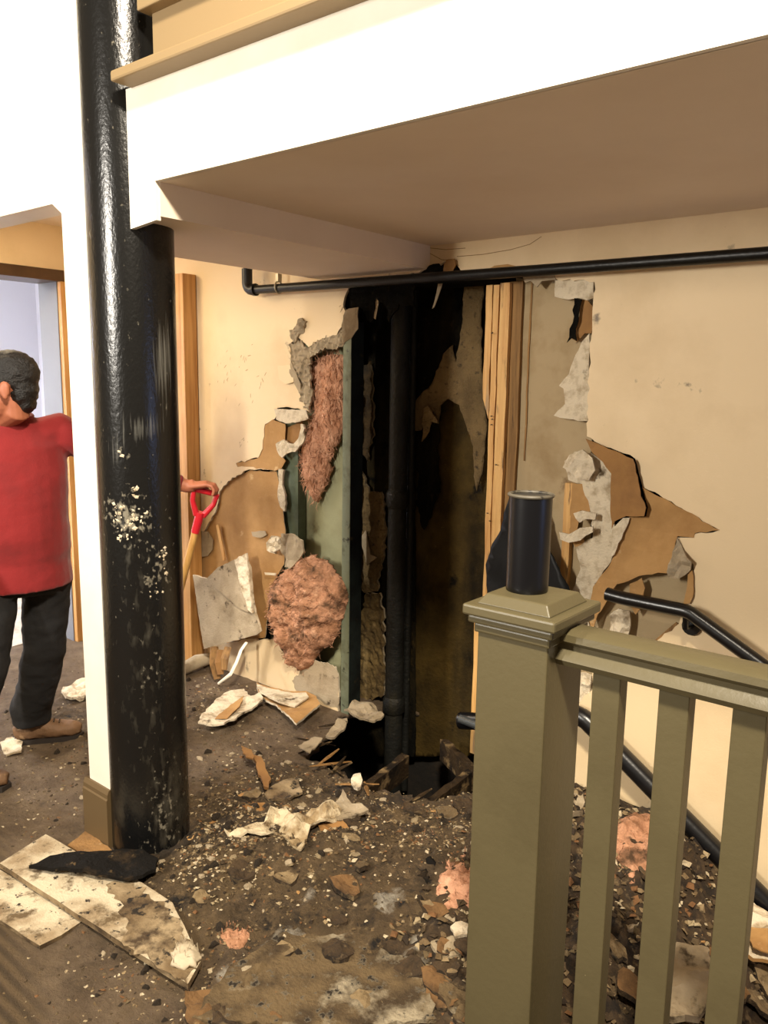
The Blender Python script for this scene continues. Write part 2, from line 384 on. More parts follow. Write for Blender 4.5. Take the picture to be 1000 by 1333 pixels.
# ceiling of the mezzanine, dropped beam, fascia
struct(MB().box((XC, YF+.014, ZC), (1.5, YW+.3, 2.4)).build('ceiling', CEIL))
beam = struct(MB().box((-2.62, 1.51, ZB), (XC, YW, 2.4)).box((-2.128, YF+.014, ZB), (XC, 1.5099, 2.4)).build('beam', CEIL))
fb = MB()
fb.add([(-2.128, YF, 2.028), (XC-.002, YF, 2.04), (XC-.002, YF, ZC), (1.5, YF, ZC), (1.5, YF, 2.41), (-2.128, YF, 2.41)], [(0, 1, 2, 5), (2, 3, 4, 5)])
fb.add([(-2.128, YF+.016, 2.028), (XC-.002, YF+.016, 2.04), (XC-.002, YF+.016, ZC), (1.5, YF+.016, ZC), (1.5, YF+.016, 2.41), (-2.128, YF+.016, 2.41)],
       [(5, 2, 1, 0), (5, 4, 3, 2)])
fb.f += [(0, 6, 7, 1), (1, 7, 8, 2), (2, 8, 9, 3), (3, 9, 10, 4), (4, 10, 11, 5), (5, 11, 6, 0)]; fb.m += [0]*6
struct(fb.build('fascia', WHITE))
struct(MB().box((-2.105, YF-.065, 2.408), (1.5, YF+.16, 2.437)).build('trim_1', BEIGEP, bevel=.006))
struct(MB().box((-4.4, 1.51, ZL), (-2.62, YW, 2.5)).build('ceiling_passage', CEIL))

# balcony guard on top of the fascia
bal = thing('balcony_guard', 'beige panelled balcony guard on the ledge above the white fascia', 'railing', (-1.5, 1.48, 2.437))
MB().box((-2.055, 1.475, 2.437), (1.5, 1.50, 2.605)).build('lower_panel', BEIGEP, bal)
MB().box((-2.075, 1.438, 2.605), (1.5, 1.51, 2.645)).build('panel_rail', BEIGEP, bal, bevel=.004)
for x in (-2.03, -1.35, -.67, .01, .7): MB().box((x, 1.455, 2.645), (x+.07, 1.505, 3.3)).build('post', BEIGEP, bal)
MB().box((-2.0, 1.49, 2.645), (1.4, 1.50, 3.25)).build('infill_panel', BALC, bal)

# front wall with the opening to the passage (left)
fw = MB()
op = [(-6, 0), (-6, 2.134), (-2.488, 2.134), (-2.435, 2.10), (-2.435, 0)]
WR = -2.297
fw.add([(-6, 1.39, 2.134), (-2.488, 1.39, 2.134), (-2.435, 1.39, 2.10), (-2.425, 1.39, 0), (WR, 1.39, 0), (WR, 1.39, 3.6), (-6, 1.39, 3.6),
        (-6, 1.5, 2.134), (-2.488, 1.5, 2.134), (-2.435, 1.5, 2.10), (-2.425, 1.5, 0), (WR, 1.5, 0), (WR, 1.5, 3.6), (-6, 1.5, 3.6)],
       [(0, 1, 5, 6), (1, 2, 5), (2, 3, 4, 5), (7, 13, 12, 8), (8, 12, 9), (9, 12, 11, 10), (0, 7, 8, 1), (1, 8, 9, 2), (2, 9, 10, 3), (3, 10, 11, 4), (4, 11, 12, 5), (5, 12, 13, 6), (6, 13, 7, 0)])
struct(fw.build('wall_front', WHITE))
bb = MB()
prof = [(0, 0), (0, .215), (-.007, .215), (-.014, .20), (-.014, .185), (-.018, .18), (-.018, 0)]
bb.prism([(1.39+a, z) for a, z in prof], 'x', -2.447, WR)
struct(bb.build('baseboard_front', TAUPE))
bs = MB(); bs.box((-2.4465, 1.384, 0), (-2.424, 1.515, .18)); bs.box((-2.4405, 1.388, .18), (-2.424, 1.51, .215)); struct(bs.build('baseboard_end', TAUPE))

# passage end wall with a door opening, bright room beyond
wl = MB()
wl.box((-4.5, .2, 2.19), (-4.4, 2.75, 2.5)); wl.box((-4.5, 2.50, 0), (-4.4, 2.75, 2.19)); wl.box((-4.5, .2, 0), (-4.4, 1.2, 2.19))
struct(wl.build('wall_left', CREAM))
dr = struct(MB().box((-4.62, 1.2, 2.128), (-4.385, 2.50, 2.19)).build('door_1', BROWNW))
MB().box((-4.42, 2.476, 0), (-4.385, 2.53, 2.13)).build('door_jamb', ORANGEW, dr)
MB().box((-4.62, 2.470, 0), (-4.42, 2.50, 2.128)).build('door_reveal', SHADEW, dr)
MB().box((-4.62, 1.17, 0), (-4.385, 1.21, 2.13)).build('door_jamb', ORANGEW, dr)
rm = MB(); rm.box((-6.7, .2, 0), (-6.6, 3.6, 2.8)); rm.box((-6.6, 3.5, 0), (-4.5, 3.6, 2.8)); rm.box((-6.6, .1, 0), (-4.5, .2, 2.8)); rm.box((-6.7, .1, 2.7), (-4.5, 3.6, 2.8))
struct(rm.build('wall_far', COOLW))

# ------------------------------------------------------------------ floor with the rotted hole, stairs
PITPX = [(398, 987), (420, 962), (440, 948), (448, 930), (500, 926), (560, 926), (605, 940), (640, 965), (648, 1005), (622, 1034), (590, 1040), (560, 1048), (520, 1036), (480, 1032), (462, 1018), (430, 1004)]
PITF = pf(PITPX)
def px2f(x, y): q = at(x, y, 'z', 0); return (q.x, q.y)
MOUND = [(px2f(350, 1060), .36, .025), (px2f(560, 1130), .30, .03), (px2f(690, 1090), .25, .03), (px2f(320, 1110), .3, .035), (px2f(470, 1130), .35, .045), (px2f(770, 1130), .4, .08),
         (px2f(280, 930), .22, .03), (px2f(260, 1160), .25, .02), (px2f(600, 1240), .2, .03), (px2f(100, 930), .3, .02)]
DUST = [(px2f(508, 1190), .09), (px2f(535, 1275), .09), (px2f(372, 1235), .10), (px2f(490, 1318), .14), (px2f(420, 1310), .12), (px2f(310, 1270), .08), (px2f(400, 1185), .06), (px2f(230, 1240), .08), (px2f(545, 1240), .05)]
def gz(x, y, c, r): return math.exp(-((x-c[0])**2+(y-c[1])**2)/(r*r))
def height(x, y):
    h = sum(a*gz(x, y, c, r) for c, r, a in MOUND)
    m = min(1, .22+h*30)
    m *= 1-.85*sm(.55, .15, abs(x+1.9)+max(0, .95-y)) if y < 1.0 else 1
    n = fbm(x*7, y*7, 3.1, 5)*.018+abs(fbm(x*15, y*15, 9.7, 4))*.030-.006+fbm(x*40, y*40, 1.7, 3)*.009
    e = max(0, n)*m+h*.8
    fl = sm(.9, 1.15, y+.25*(x+2.2))
    edge = sm(2.75, 2.66, y)
    return e*(.15+.85*fl)
def zone(x, y):
    h = sum(a*gz(x, y, c, r) for c, r, a in MOUND)
    mud = .25+h*14
    if x < -2.35: mud *= .75
    carpet = sm(1.02, .86, y+.35*(x+2.0))
    mud = mud*(1-.75*carpet)+.05
    dust = max([gz(x, y, c, r) for c, r in DUST]+[0])*.62
    return (min(.6, mud), dust, carpet, 1)
floor_poly = [(-6.6, -1.2), (.8, -1.2), (.8, 1.40), (-.78, 1.40), (-.78, 2.74), (-6.6, 2.74)]
fl = sheet('floor', [(-4.6, .0), (.6, 0), (.6, 1.42), (-.80, 1.42), (-.80, 3.05), (-4.6, 3.05)], floormap(), .02, FLOORM, height, .018, 0, holes=[PITF], seed=11, smooth=True, cols=zone, hjag=.022)
struct(fl)
struct(MB().box((-6.7, .1, -.05), (-4.6, 3.6, .0)).build('floor_far_room', mat('pale_floor', (186, 172, 156), .8, [((150, 132, 114), 8, .45, .7)], .1, 60)))
struct(MB().box((-4.6, -2.5, -.06), (1.5, 0, -.0)).build('floor_near', FLOORM))
# under-floor space seen through the hole
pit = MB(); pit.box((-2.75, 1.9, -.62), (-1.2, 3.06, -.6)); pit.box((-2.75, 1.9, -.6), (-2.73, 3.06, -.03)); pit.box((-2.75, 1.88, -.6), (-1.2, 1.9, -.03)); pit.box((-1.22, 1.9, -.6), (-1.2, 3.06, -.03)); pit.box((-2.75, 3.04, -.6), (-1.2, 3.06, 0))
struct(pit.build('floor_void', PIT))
def beam_between(a, b, wd, dp, name, m, parent, jit=.006, seed=0):
    a, b = Vector(a), Vector(b); t = (b-a).normalized(); s = t.cross(Vector((0, 0, 1))).normalized(); u = s.cross(t); n = 14; rnd = random.Random(seed); B = MB()
    rings = []
    for i in range(n+1):
        p = a+(b-a)*(i/n); j = lambda: rnd.uniform(-jit, jit)
        rings += [p+s*(wd/2+j())+u*j(), p-s*(wd/2+j())+u*j(), p-s*(wd/2+j())-u*dp, p+s*(wd/2+j())-u*dp]
    fs = [(0, 1, 2, 3), (4*n+3, 4*n+2, 4*n+1, 4*n)]
    for i in range(n):
        for k in range(4): fs.append((4*i+k, 4*i+4+k, 4*i+4+(k+1) % 4, 4*i+(k+1) % 4))
    B.add(rings, fs); return B.build(name, m, parent)
for i, (p, q, z0, lb) in enumerate([((418, 1068), (528, 982), .0, 'left rotten floor joist crossing the hole below the black stack pipe'),
                                    ((545, 1052), (617, 1000), -.01, 'short rotten joist across the right end of the floor hole'),
                                    ((578, 962), (640, 1022), -.0, 'rotten joist along the right edge of the hole beside the newel post')]):
    a, b = at(*p, 'z', z0-.02), at(*q, 'z', z0-.02)
    o = beam_between(a, b, .034, .10, 'floor_joist', ROTTEN, None, .003, seed=i); tag(rebase(o), lb, 'joist')

# stairs going down to the right behind the guard
st = struct(MB().box((-.80, 1.56, -.22), (-.78, 2.74, -.02)).build('stairs', TAUPE))
for i in range(7):
    z = -.18*(i+1); x = -.80+.27*i
    MB().box((x, 1.56, z-.04), (x+.30, 2.735, z)).build('step', FLOORM, st)
    MB().box((x+.27, 1.56, z-.2), (x+.285, 2.735, z-.04)).build('riser', TAUPE, st)
struct(MB().box((-.78, 1.42, -1.5), (1.4, 1.56, -.02)).build('stairwell_wall', TAUPE))

# ------------------------------------------------------------------ black column
CX, CY, CR = -2.24, 1.505, .13
V, F, K = [], [], []
NS, NZ = 72, 190
def colmask(p):
    d = p-_o; k = d.dot(_h); x = 500+FPX*d.dot(_r)/k; y = 666.5-FPX*d.dot(_u)/k
    def g(cx, cy, sx, sy): return math.exp(-((x-cx)/sx)**2-((y-cy)/sy)**2)
    s = .62*g(212, 470, 16, 75)+.22*g(160, 545, 18, 30)+.4*g(190, 560, 26, 25)+.38*g(150, 590, 14, 30)
    dd = .25*sm(700, 1050, y)*.8+.28*g(190, 800, 45, 160)+.3*g(225, 1060, 26, 70)+.22*g(160, 690, 30, 60)
    k3 = .30*g(165, 672, 26, 34)+.17*g(205, 740, 20, 45)+.12*g(200, 870, 18, 40)+.16*g(215, 1060, 25, 60)+.12*g(158, 590, 10, 12)+.04
    return (s, dd, k3, 1)
for i in range(NZ+1):
    z = -.02+3.4*i/NZ
    for j in range(NS):
        a = 2*pi*j/NS; p = Vector((CX+CR*cos(a), CY+CR*sin(a), z)); V.append(p); K.append(colmask(p) if (p.x-CX)*.83-(p.y-CY)*.56 > -.05 else (0, 0, 0, 1))
for i in range(NZ):
    for j in range(NS): F.append((i*NS+j, i*NS+(j+1) % NS, (i+1)*NS+(j+1) % NS, (i+1)*NS+j))
col = thing('iron_column', 'round black gloss painted column standing between white wall end and beam', 'column', (CX, CY, 0)); col['kind'] = 'thing'
sh = link('column_shaft', V, F, COLM, col, True, None, None, K)
def oncol(px, py, lift=0):
    d = _h+_r*((px-500)/FPX)-_u*((py-666.5)/FPX); ox, oy = _o.x-CX, _o.y-CY
    A = d.x**2+d.y**2; Bq = 2*(ox*d.x+oy*d.y); Cq = ox*ox+oy*oy-CR*CR; t = (-Bq-math.sqrt(max(0, Bq*Bq-4*A*Cq)))/(2*A); return _o+d*t
sp = MB(); rnd = random.Random(5)
for (cx, cy, sx, sy, n) in ((153, 660, 7, 6, 9), (150, 676, 6, 4, 6), (160, 697, 9, 5, 12), (176, 640, 4, 7, 6), (178, 672, 9, 12, 16), (168, 686, 8, 10, 12), (158, 590, 4, 5, 6), (213, 722, 4, 12, 8), (204, 768, 6, 9, 7), (216, 745, 5, 10, 5)):
    for _ in range(n):
        p = oncol(rnd.gauss(cx, sx*.6), rnd.gauss(cy, sy*.6)); nx = Vector((p.x-CX, p.y-CY, 0)).normalized(); r = rnd.uniform(.002, .006)
        sp.ball(p, (r*.45, r*rnd.uniform(.6, 1.7), r*rnd.uniform(.5, 1.6)), 5, Matrix.Rotation(math.atan2(nx.y, nx.x), 3, 'Z') @ Matrix.Rotation(rnd.uniform(0, 3), 3, 'X'))
lab(sp.build('plaster_splatter', GYPSUM, col, kind='stuff'), 'white plaster splatter dried on the black paint')

# ------------------------------------------------------------------ pipes
pz = at(1000, 329, 'y', 2.68).z; pzl = at(330, 378, 'y', 2.68).z
pL, pR = at(322, 378, 'y', 2.68), Vector((1.3, 2.68, pz+(pz-pzl)*.8))
sprk = thing('sprinkler_pipe', 'long black pipe running along the wall under the ceiling', 'pipe', pL)
MB().tube([pL+Vector((.03, 0, 0)), at(700, 352, 'y', 2.68), pR], .0205, 16).build('pipe_run', BLACKP, sprk, True)
el = [pL+Vector((0, 0, .10))]+[pL+Vector((.035-.035*cos(a), 0, .035-.035*sin(a))) for a in [0, .4, .8, 1.2, 1.57]]+[pL+Vector((.055, 0, 0))]
MB().tube(el, .0255, 16).build('elbow', BLACKP, sprk, True)
MB().tube([pL+Vector((.045, 0, 0)), pL+Vector((.062, 0, 0))], .029, 16).build('elbow_collar', BLACKP, sprk, True)
MB().tube([pL+Vector((0, 0, .07)), pL+Vector((0, 0, .44))], .019, 16).build('drop_pipe', BLACKP, sprk, True)
hg = at(363, 374, 'y', 2.68); H = MB()
H.tube([hg+Vector((0, .026*cos(a), .026*sin(a))) for a in [pi*2*k/16 for k in range(17)]], .004, 6, ref=Vector((1, 0, 0)), cap=False)
H.box((hg.x-.008, hg.y-.012, hg.z+.024), (hg.x+.008, hg.y+.012, hg.z+.06)); H.tube([hg+Vector((0, 0, .05)), hg+Vector((0, 0, .40))], .004, 6)
lab(H.build('pipe_hanger', mat('zinc_hanger', (150, 142, 122), .4, [], 0, 40, .6), sprk), 'bright zinc ring hanger with rod')
# soil stack in the shaft
s0, s1 = at(514, 968, 'y', 2.88), at(520, 380, 'y', 2.88)
xm = (s0.x+s1.x)/2
stk = thing('soil_stack', 'black upright soil pipe inside the burnt open wall shaft', 'pipe', (xm, 2.88, -.2))
P = MB().tube([(xm, 2.88, -.5), (xm, 2.88, 2.1)], .043, 20); P.build('stack_pipe', STACKM, stk, True)
for z in (.02, 1.02, 1.98): MB().tube([(xm, 2.88, z), (xm, 2.88, z+.012), (xm, 2.88, z+.07), (xm, 2.88, z+.085)], [.044, .053, .053, .044], 20).build('pipe_collar', STACKM, stk, True)
dp = at(529, 500, 'y', 2.93)
tag(rebase(MB().tube([(dp.x+.02, 2.95, -.4), (dp.x+.02, 2.95, 2.1)], .018, 12).build('vent_pipe', STACKM, None, True)), 'thin dark riser pipe just behind the black soil stack', 'pipe')

# ------------------------------------------------------------------ shaft interior: boards, studs
def board(name, pts, Y, th, m, label, cat, jag=.004, seed=0, disp=None, step=0, group=None, holes=(), jstep=.02, smooth=False):
    o = sheet(name, pw(pts, Y), wallmap(Y), th, m, disp, step, jag, jstep, seed=seed, holes=[pw(h_, Y) for h_ in holes], smooth=smooth)
    rebase(o); return tag(o, label, cat, group)
MOULDB = mat('streaked_mould_board', (40, 33, 17), .95, [((10, 9, 6), 3.5, .40, .56, (1, 1, .3)), ((84, 68, 38), 9, .60, .74, (1, 1, .4)), ((7, 6, 4), 12, .55, .66)], .9, 50, spec=.12)
board('green_board', [(352, 440), (455, 440), (456, 905), (352, 905)], 2.852, .012, GREENBOARD, 'pale green damp board at the back of the left wall cavity', 'wall board', .002, 1)
board('mould_board', [(440, 365), (540, 365), (540, 985), (440, 985)], 2.99, .012, MOULDB, 'black mouldy board at the back of the shaft left of the soil pipe', 'wall board', .002, 2,
      lambda x, z: fbm(x*18, z*7, 2, 4)*.012, .022, smooth=True)
board('damp_board', [(515, 365), (648, 365), (648, 985), (515, 985)], 3.00, .012, OLIVE, 'tall dark olive damp board at the back of the shaft right of the soil pipe', 'wall board', .002, 3,
      lambda x, z: fbm(x*9, z*6, 6, 4)*.005, .025, smooth=True)
# black mould patch with a ragged outline lying on the damp board
board('mould_crust', [(532, 368), (604, 366), (603, 420), (596, 470), (590, 450), (577, 461), (562, 500), (546, 518), (534, 532), (530, 480)], 2.965, .006, SOOT,
      'ragged black mould crust at the top of the shaft right of the soil pipe', 'mould crust', .008, 4, lambda x, z: fbm(x*25, z*14, 1, 4)*.010, .018, smooth=True)
board('burnt_crust', [(536, 562), (552, 556), (570, 548), (573, 536), (570, 600), (573, 640), (562, 668), (552, 690), (541, 655), (545, 615), (535, 600)], 2.985, .004, SOOT,
      'long black charred stain lower on the damp board, beside the soil pipe', 'mould crust', .008, 5, lambda x, z: fbm(x*25, z*14, 1, 4)*.006, .018, smooth=True)
board('plaster_skin', [(604, 370), (602, 422), (593, 473), (589, 449), (577, 461), (562, 500), (544, 518), (535, 530), (533, 562), (548, 560), (552, 532), (556, 529), (571, 552), (573, 528), (583, 519), (598, 527), (607, 554), (616, 581), (617, 620),
                       (621, 640), (630, 600), (634, 548), (629, 506), (627, 470), (627, 398), (630, 370)], 2.955, .008, [TANB, TANB], 'peeling tan plaster skin left hanging above a ragged dark arch in the shaft', 'plaster', .004, 6,
      lambda x, z: fbm(x*14, z*10, 4, 4)*.006, .02, smooth=True)
board('peeling_paper', [(549, 575), (552, 532), (558, 528), (571, 551), (561, 549), (556, 562)], 2.925, .003, TANB, 'small curled tan paper flap at the left foot of the plaster skin', 'paper', .002, 7, lambda x, z: .02*fbm(x*20, z*20, 3, 2), .02)
# left of the stack: tan residue
for k, (pts, lb, mm) in enumerate([([(470, 612), (480, 640), (497, 640), (503, 690), (498, 730), (490, 770), (474, 772), (466, 720), (464, 668)], 'crumbling tan plaster patch beside the steel stud, left of the soil pipe', TANB),
                                   ([(476, 772), (494, 772), (500, 800), (500, 905), (466, 915), (464, 830)], 'damp brown plaster patch low in the shaft left of the soil pipe', mat('damp_plaster', (108, 88, 50), .9, [((70, 54, 27), 6, .42, .62), ((150, 126, 84), 20, .6, .74)], .6, 60)),
                                   ([(468, 480), (482, 470), (486, 560), (478, 600), (468, 580)], 'faint brown plaster stain high in the shaft beside the steel stud', mat('old_stain', (70, 52, 24), .9, [((34, 26, 12), 8, .42, .62)], .6, 60))]):
    board('plaster_patch', pts, 2.955, .012, [mm, GYPDIRTY], lb, 'plaster', .008, 20+k, lambda x, z: fbm(x*30, z*22, k, 4)*.014, .012, smooth=False)
board('plaster_flake', [(468, 700), (476, 690), (482, 722), (490, 726), (478, 736)], 2.935, .006, GYPDIRTY, 'pale flake peeling from the crumbling tan plaster beside the stud', 'plaster', .003, 31)
# steel C stud
a0, a1 = at(446, 600, 'y', 2.752).x, at(456, 600, 'y', 2.752).x
ss = thing('steel_stud', 'green grey steel stud standing full height at the left edge of the shaft', 'stud', (a0, 2.77, 0))
MB().box((a0, 2.752, 0), (a1, 2.756, 1.86)).build('front_flange', STEEL, ss)
MB().box((a1-.003, 2.756, 0), (a1, 2.84, 1.86)).build('web', STEELD, ss)
MB().box((a0, 2.836, 0), (a1-.003, 2.84, 1.86)).build('back_flange', STEEL, ss)
g0 = at(371, 640, 'y', 2.79).x; g1 = at(388, 640, 'y', 2.79).x
tag(rebase(MB().box((g0, 2.79, .62), (g1, 2.845, 1.31)).build('stud_piece', mat('dark_green_stud', (92, 104, 82), .7, [((70, 76, 56), 8, .45, .7)], .1, 60))), 'dark green stud edge beside the pink insulation in the left cavity', 'stud')
# timber strips right of the shaft
def strip(name, xa, xb, y0, y1, Y, dp, m, label, parent=None, ytop=None, cut=0):
    A, B = at(xa, 540, 'y', Y), at(xb, 540, 'y', Y); z1 = at(xb, y0, 'y', Y).z; z0 = at(xa, y1, 'y', Y).z
    M = MB(); M.add([(A.x, Y, z0+cut), (B.x, Y, z0), (B.x, Y, z1), (A.x, Y, z1), (A.x, Y+dp, z0+cut), (B.x, Y+dp, z0), (B.x, Y+dp, z1), (A.x, Y+dp, z1)], [(0, 1, 2, 3), (5, 4, 7, 6), (1, 5, 6, 2), (4, 0, 3, 7), (3, 2, 6, 7), (4, 5, 1, 0)])
    o = M.build(name, m, parent)
    bm = bmesh.new(); bm.from_mesh(o.data); bmesh.ops.subdivide_edges(bm, edges=[e for e in bm.edges if abs((e.verts[0].co-e.verts[1].co).z) > .3], cuts=24)
    for v in bm.verts: v.co.x += fbm(v.co.z*6, 3.3*Y, xa, 3)*.0035
    bm.to_mesh(o.data); bm.free()
    if parent is None: tag(rebase(o), label, 'timber')
    return o
strip('timber_strip', 627.5, 635.5, 371, 545, 2.80, .03, PINE, 'short split pine strip, outermost on the shaft side of the three pale strips', cut=.08)
strip('timber_strip', 637, 644, 371, 905, 2.775, .05, PINE, 'narrow pine strip with nails, middle of the three pale strips')
strip('timber_strip', 645.5, 657.5, 368, 905, 2.765, .06, PINE, 'wide bright pine strip, inner one beside the dark stained timber')
strip('timber_strip', 658.5, 674, 366, 940, 2.785, .05, PINED, 'dark stained timber right of the bright pine strips')
strip('timber_strip', 740, 750, 630, 935, 2.772, .04, PINE, 'pine batten exposed in the torn wall right of the navy cylinder')
strip('timber_strip', 627, 634, 800, 985, 2.81, .03, PINE, 'yellow pine batten low at the right edge of the shaft beside the newel post')
nl = MB()
for x, y in ((640, 434), (639, 542), (640, 546), (639, 553), (645, 605), (634, 668), (637, 678)):
    p = at(x, y, 'y', 2.764); nl.tube([p, p+Vector((.012, -.010, .002))], .0022, 6)
tag(nl.build('bent_nails', STEELD), 'dark bent nails sticking out of the pale pine strips', 'nails')['kind'] = 'stuff'
# stained board right of timber
board('stained_board', [(672, 362), (778, 362), (770, 600), (768, 930), (668, 960), (668, 640)], 2.80, .010, [STAINED, GYPDIRTY], 'tall grey beige water stained board behind the torn right wall', 'wall board', .003, 8, lambda x, z: fbm(x*4, z*3, 4, 3)*.004, .05)
board('hole_board', [(760, 735), (905, 690), (910, 860), (770, 960)], 2.80, .01, [STAINED, GYPDIRTY], 'beige board behind the torn hole above the upper handrail', 'wall board', .002, 9)
strip('wall_joint', 684, 686, 363, 600, 2.796, .008, PINED, 'thin dark joint strip down the stained board')

# ------------------------------------------------------------------ torn layers on the right side
def flap(name, pts, Y, th, m, label, cat='paper', seed=0, curl=None, jag=.003, step=.03, jstep=.02):
    return board(name, pts, Y, th, m, label, cat, jag, seed, curl or (lambda x, z: .004+fbm(x*9, z*9, seed, 3)*.007), step, jstep=jstep, smooth=False)
flap('gypsum_remnant', [(722, 361), (774, 366), (774, 388), (765, 391), (753, 388), (740, 390), (722, 386)], 2.762, .008, [GYPSUM, GYPSUM], 'pale torn plasterboard patch just below the pipe at the top right of the hole', 'plasterboard', 41)
flap('gypsum_remnant', [(757, 446), (768, 434), (768, 520), (765, 548), (753, 548), (738, 545), (722, 541), (736, 526), (734, 506), (728, 502), (741, 487), (750, 462)], 2.764, .008, [GYPSUM, GYPSUM], 'pale torn plasterboard strip with ragged left edge at the right of the hole', 'plasterboard', 42)
flap('brown_scrap', [(754, 390), (766, 391), (773, 400), (771, 434), (762, 434), (752, 445), (743, 440), (749, 425), (755, 410)], 2.774, .004, KRAFTD, 'dark brown paper scrap in the notch below the top plasterboard patch', 'paper', 43)
flap('torn_fibre_clump', [(748, 388), (758, 390), (754, 410), (750, 428), (752, 444), (745, 440), (739, 446), (742, 428), (748, 412)], 2.755, .004, SOOT, 'shredded black fibre hanging beside the dark brown paper scrap', 'paper', 44, jag=.006, step=.015)
board('gypsum_band', [(770, 590), (788, 600), (800, 616), (799, 660), (800, 694), (808, 700), (796, 730), (774, 760), (765, 790), (768, 822), (745, 822), (744, 770), (756, 740), (750, 712), (772, 700), (768, 660), (758, 630), (740, 625), (735, 600), (748, 588)],
      2.768, .010, [GYPSUM, GYPSUM], 'large pale torn plasterboard band between brown paper and stained board', 'plasterboard', .004, 45, lambda x, z: fbm(x*8, z*8, 2, 3)*.006, .03)
flap('gypsum_curl', [(735, 608), (742, 592), (760, 585), (774, 596), (776, 612), (768, 625), (750, 622), (744, 614)], 2.742, .006, GYPSUM, 'round pale plaster curl above the navy cylinder beside the brown flap', 'plaster', 46, lambda x, z: fbm(x*20, z*20, 5, 2)*.015+.012)
flap('gypsum_curl', [(730, 692), (742, 695), (756, 687), (774, 685), (774, 692), (764, 697), (757, 703), (742, 706), (731, 702)], 2.738, .008, GYPSUM, 'small pale horizontal plaster curl right of the navy cylinder', 'plaster', 47, lambda x, z: fbm(x*20, z*20, 5, 2)*.012+.012)
flap('gypsum_curl', [(748, 668), (760, 664), (778, 668), (777, 676), (765, 675), (756, 680)], 2.745, .006, GYPSUM, 'smaller plaster curl just above the horizontal one right of the cylinder', 'plaster', 48, lambda x, z: fbm(x*20, z*20, 7, 2)*.012+.01)
flap('brown_scrap', [(744, 628), (760, 630), (772, 650), (768, 668), (756, 664), (752, 690), (762, 705), (752, 715), (742, 700)], 2.776, .003, KRAFT, 'brown paper strip hanging in the tear right of the navy cylinder', 'paper', 49)
flap('brown_paper_flap', [(764, 571), (802, 586), (827, 597), (833, 620), (838, 645), (845, 660), (842, 671), (818, 671), (802, 678), (798, 688), (797, 640), (798, 616), (787, 601), (772, 588)], 2.742, .003, KRAFTD,
     'upper dark brown paper flap folded out of the torn right wall', 'paper', 50, lambda x, z: .012+.02*sm(-1.2, -.95, x)+fbm(x*7, z*7, 4, 3)*.008)
flap('brown_paper_sheet', [(837, 634), (880, 658), (937, 690), (905, 694), (903, 700), (882, 698), (876, 720), (872, 746), (858, 745), (840, 748), (804, 760), (792, 780), (778, 800), (770, 822), (764, 795), (772, 764), (796, 732), (810, 698), (820, 673), (842, 672), (844, 660)], 2.748, .003, KRAFT,
     'large tan brown paper sheet with a pointed tip torn back beside the handrail', 'paper', 51, lambda x, z: .003+fbm(x*6, z*6, 8, 3)*.010, step=.025)
flap('gypsum_curl', [(798, 690), (812, 674), (820, 674), (812, 694), (800, 722), (796, 725)], 2.735, .005, GYPSUM, 'thin pale plaster sliver between the two brown paper flaps', 'plaster', 52)
flap('torn_wall_edge', [(882, 700), (890, 716), (903, 730), (900, 742), (886, 752), (872, 752), (870, 744), (876, 725)], 2.742, .008, GYPDIRTY, 'crumpled grey plaster edge at the right end of the brown paper sheet', 'plaster', 53, lambda x, z: fbm(x*25, z*25, 7, 3)*.018+.012, step=.015)
flap('brown_scrap', [(896, 745), (902, 742), (904, 770), (899, 785), (890, 786), (895, 765)], 2.746, .003, KRAFT, 'brown paper scrap hanging at the right edge above the handrail', 'paper', 54)
flap('brown_scrap', [(820, 760), (836, 752), (840, 765), (836, 790), (828, 800), (822, 788)], 2.76, .004, KRAFT, 'brown paper strip dangling behind the bend of the upper handrail', 'paper', 55, step=.015)
flap('gypsum_curl', [(795, 800), (806, 792), (820, 795), (820, 815), (816, 838), (802, 838), (793, 826)], 2.752, .008, GYPSUM, 'crumpled white plaster lump below the left end of the upper handrail', 'plaster', 56, lambda x, z: fbm(x*25, z*25, 2, 3)*.02+.005, step=.015)
board('lower_wall_skirt', [(774, 842), (836, 848), (884, 812), (900, 790), (1010, 880), (1010, 1000), (900, 960), (780, 930)], 2.748, .002, CREAM, 'cleaner cream paint patch below the upper handrail', 'wall paint', .002, 57)
bpy.data.objects.remove(bpy.data.objects['lower_wall_skirt'])
flap('gypsum_remnant', [(742, 878), (760, 876), (770, 880), (768, 905), (757, 914), (742, 916), (745, 898)], 2.756, .012, [GYPSUM, GYPSUM], 'pale torn plaster lump just under the guard rail beside the newel post', 'plasterboard', 58, lambda x, z: fbm(x*25, z*25, 2, 3)*.012, step=.015)
board('pine_edge', [(843, 842), (880, 810), (884, 813), (848, 846)], 2.752, .006, PINED, 'thin diagonal timber edge under the upper handrail', 'timber', .001, 59)
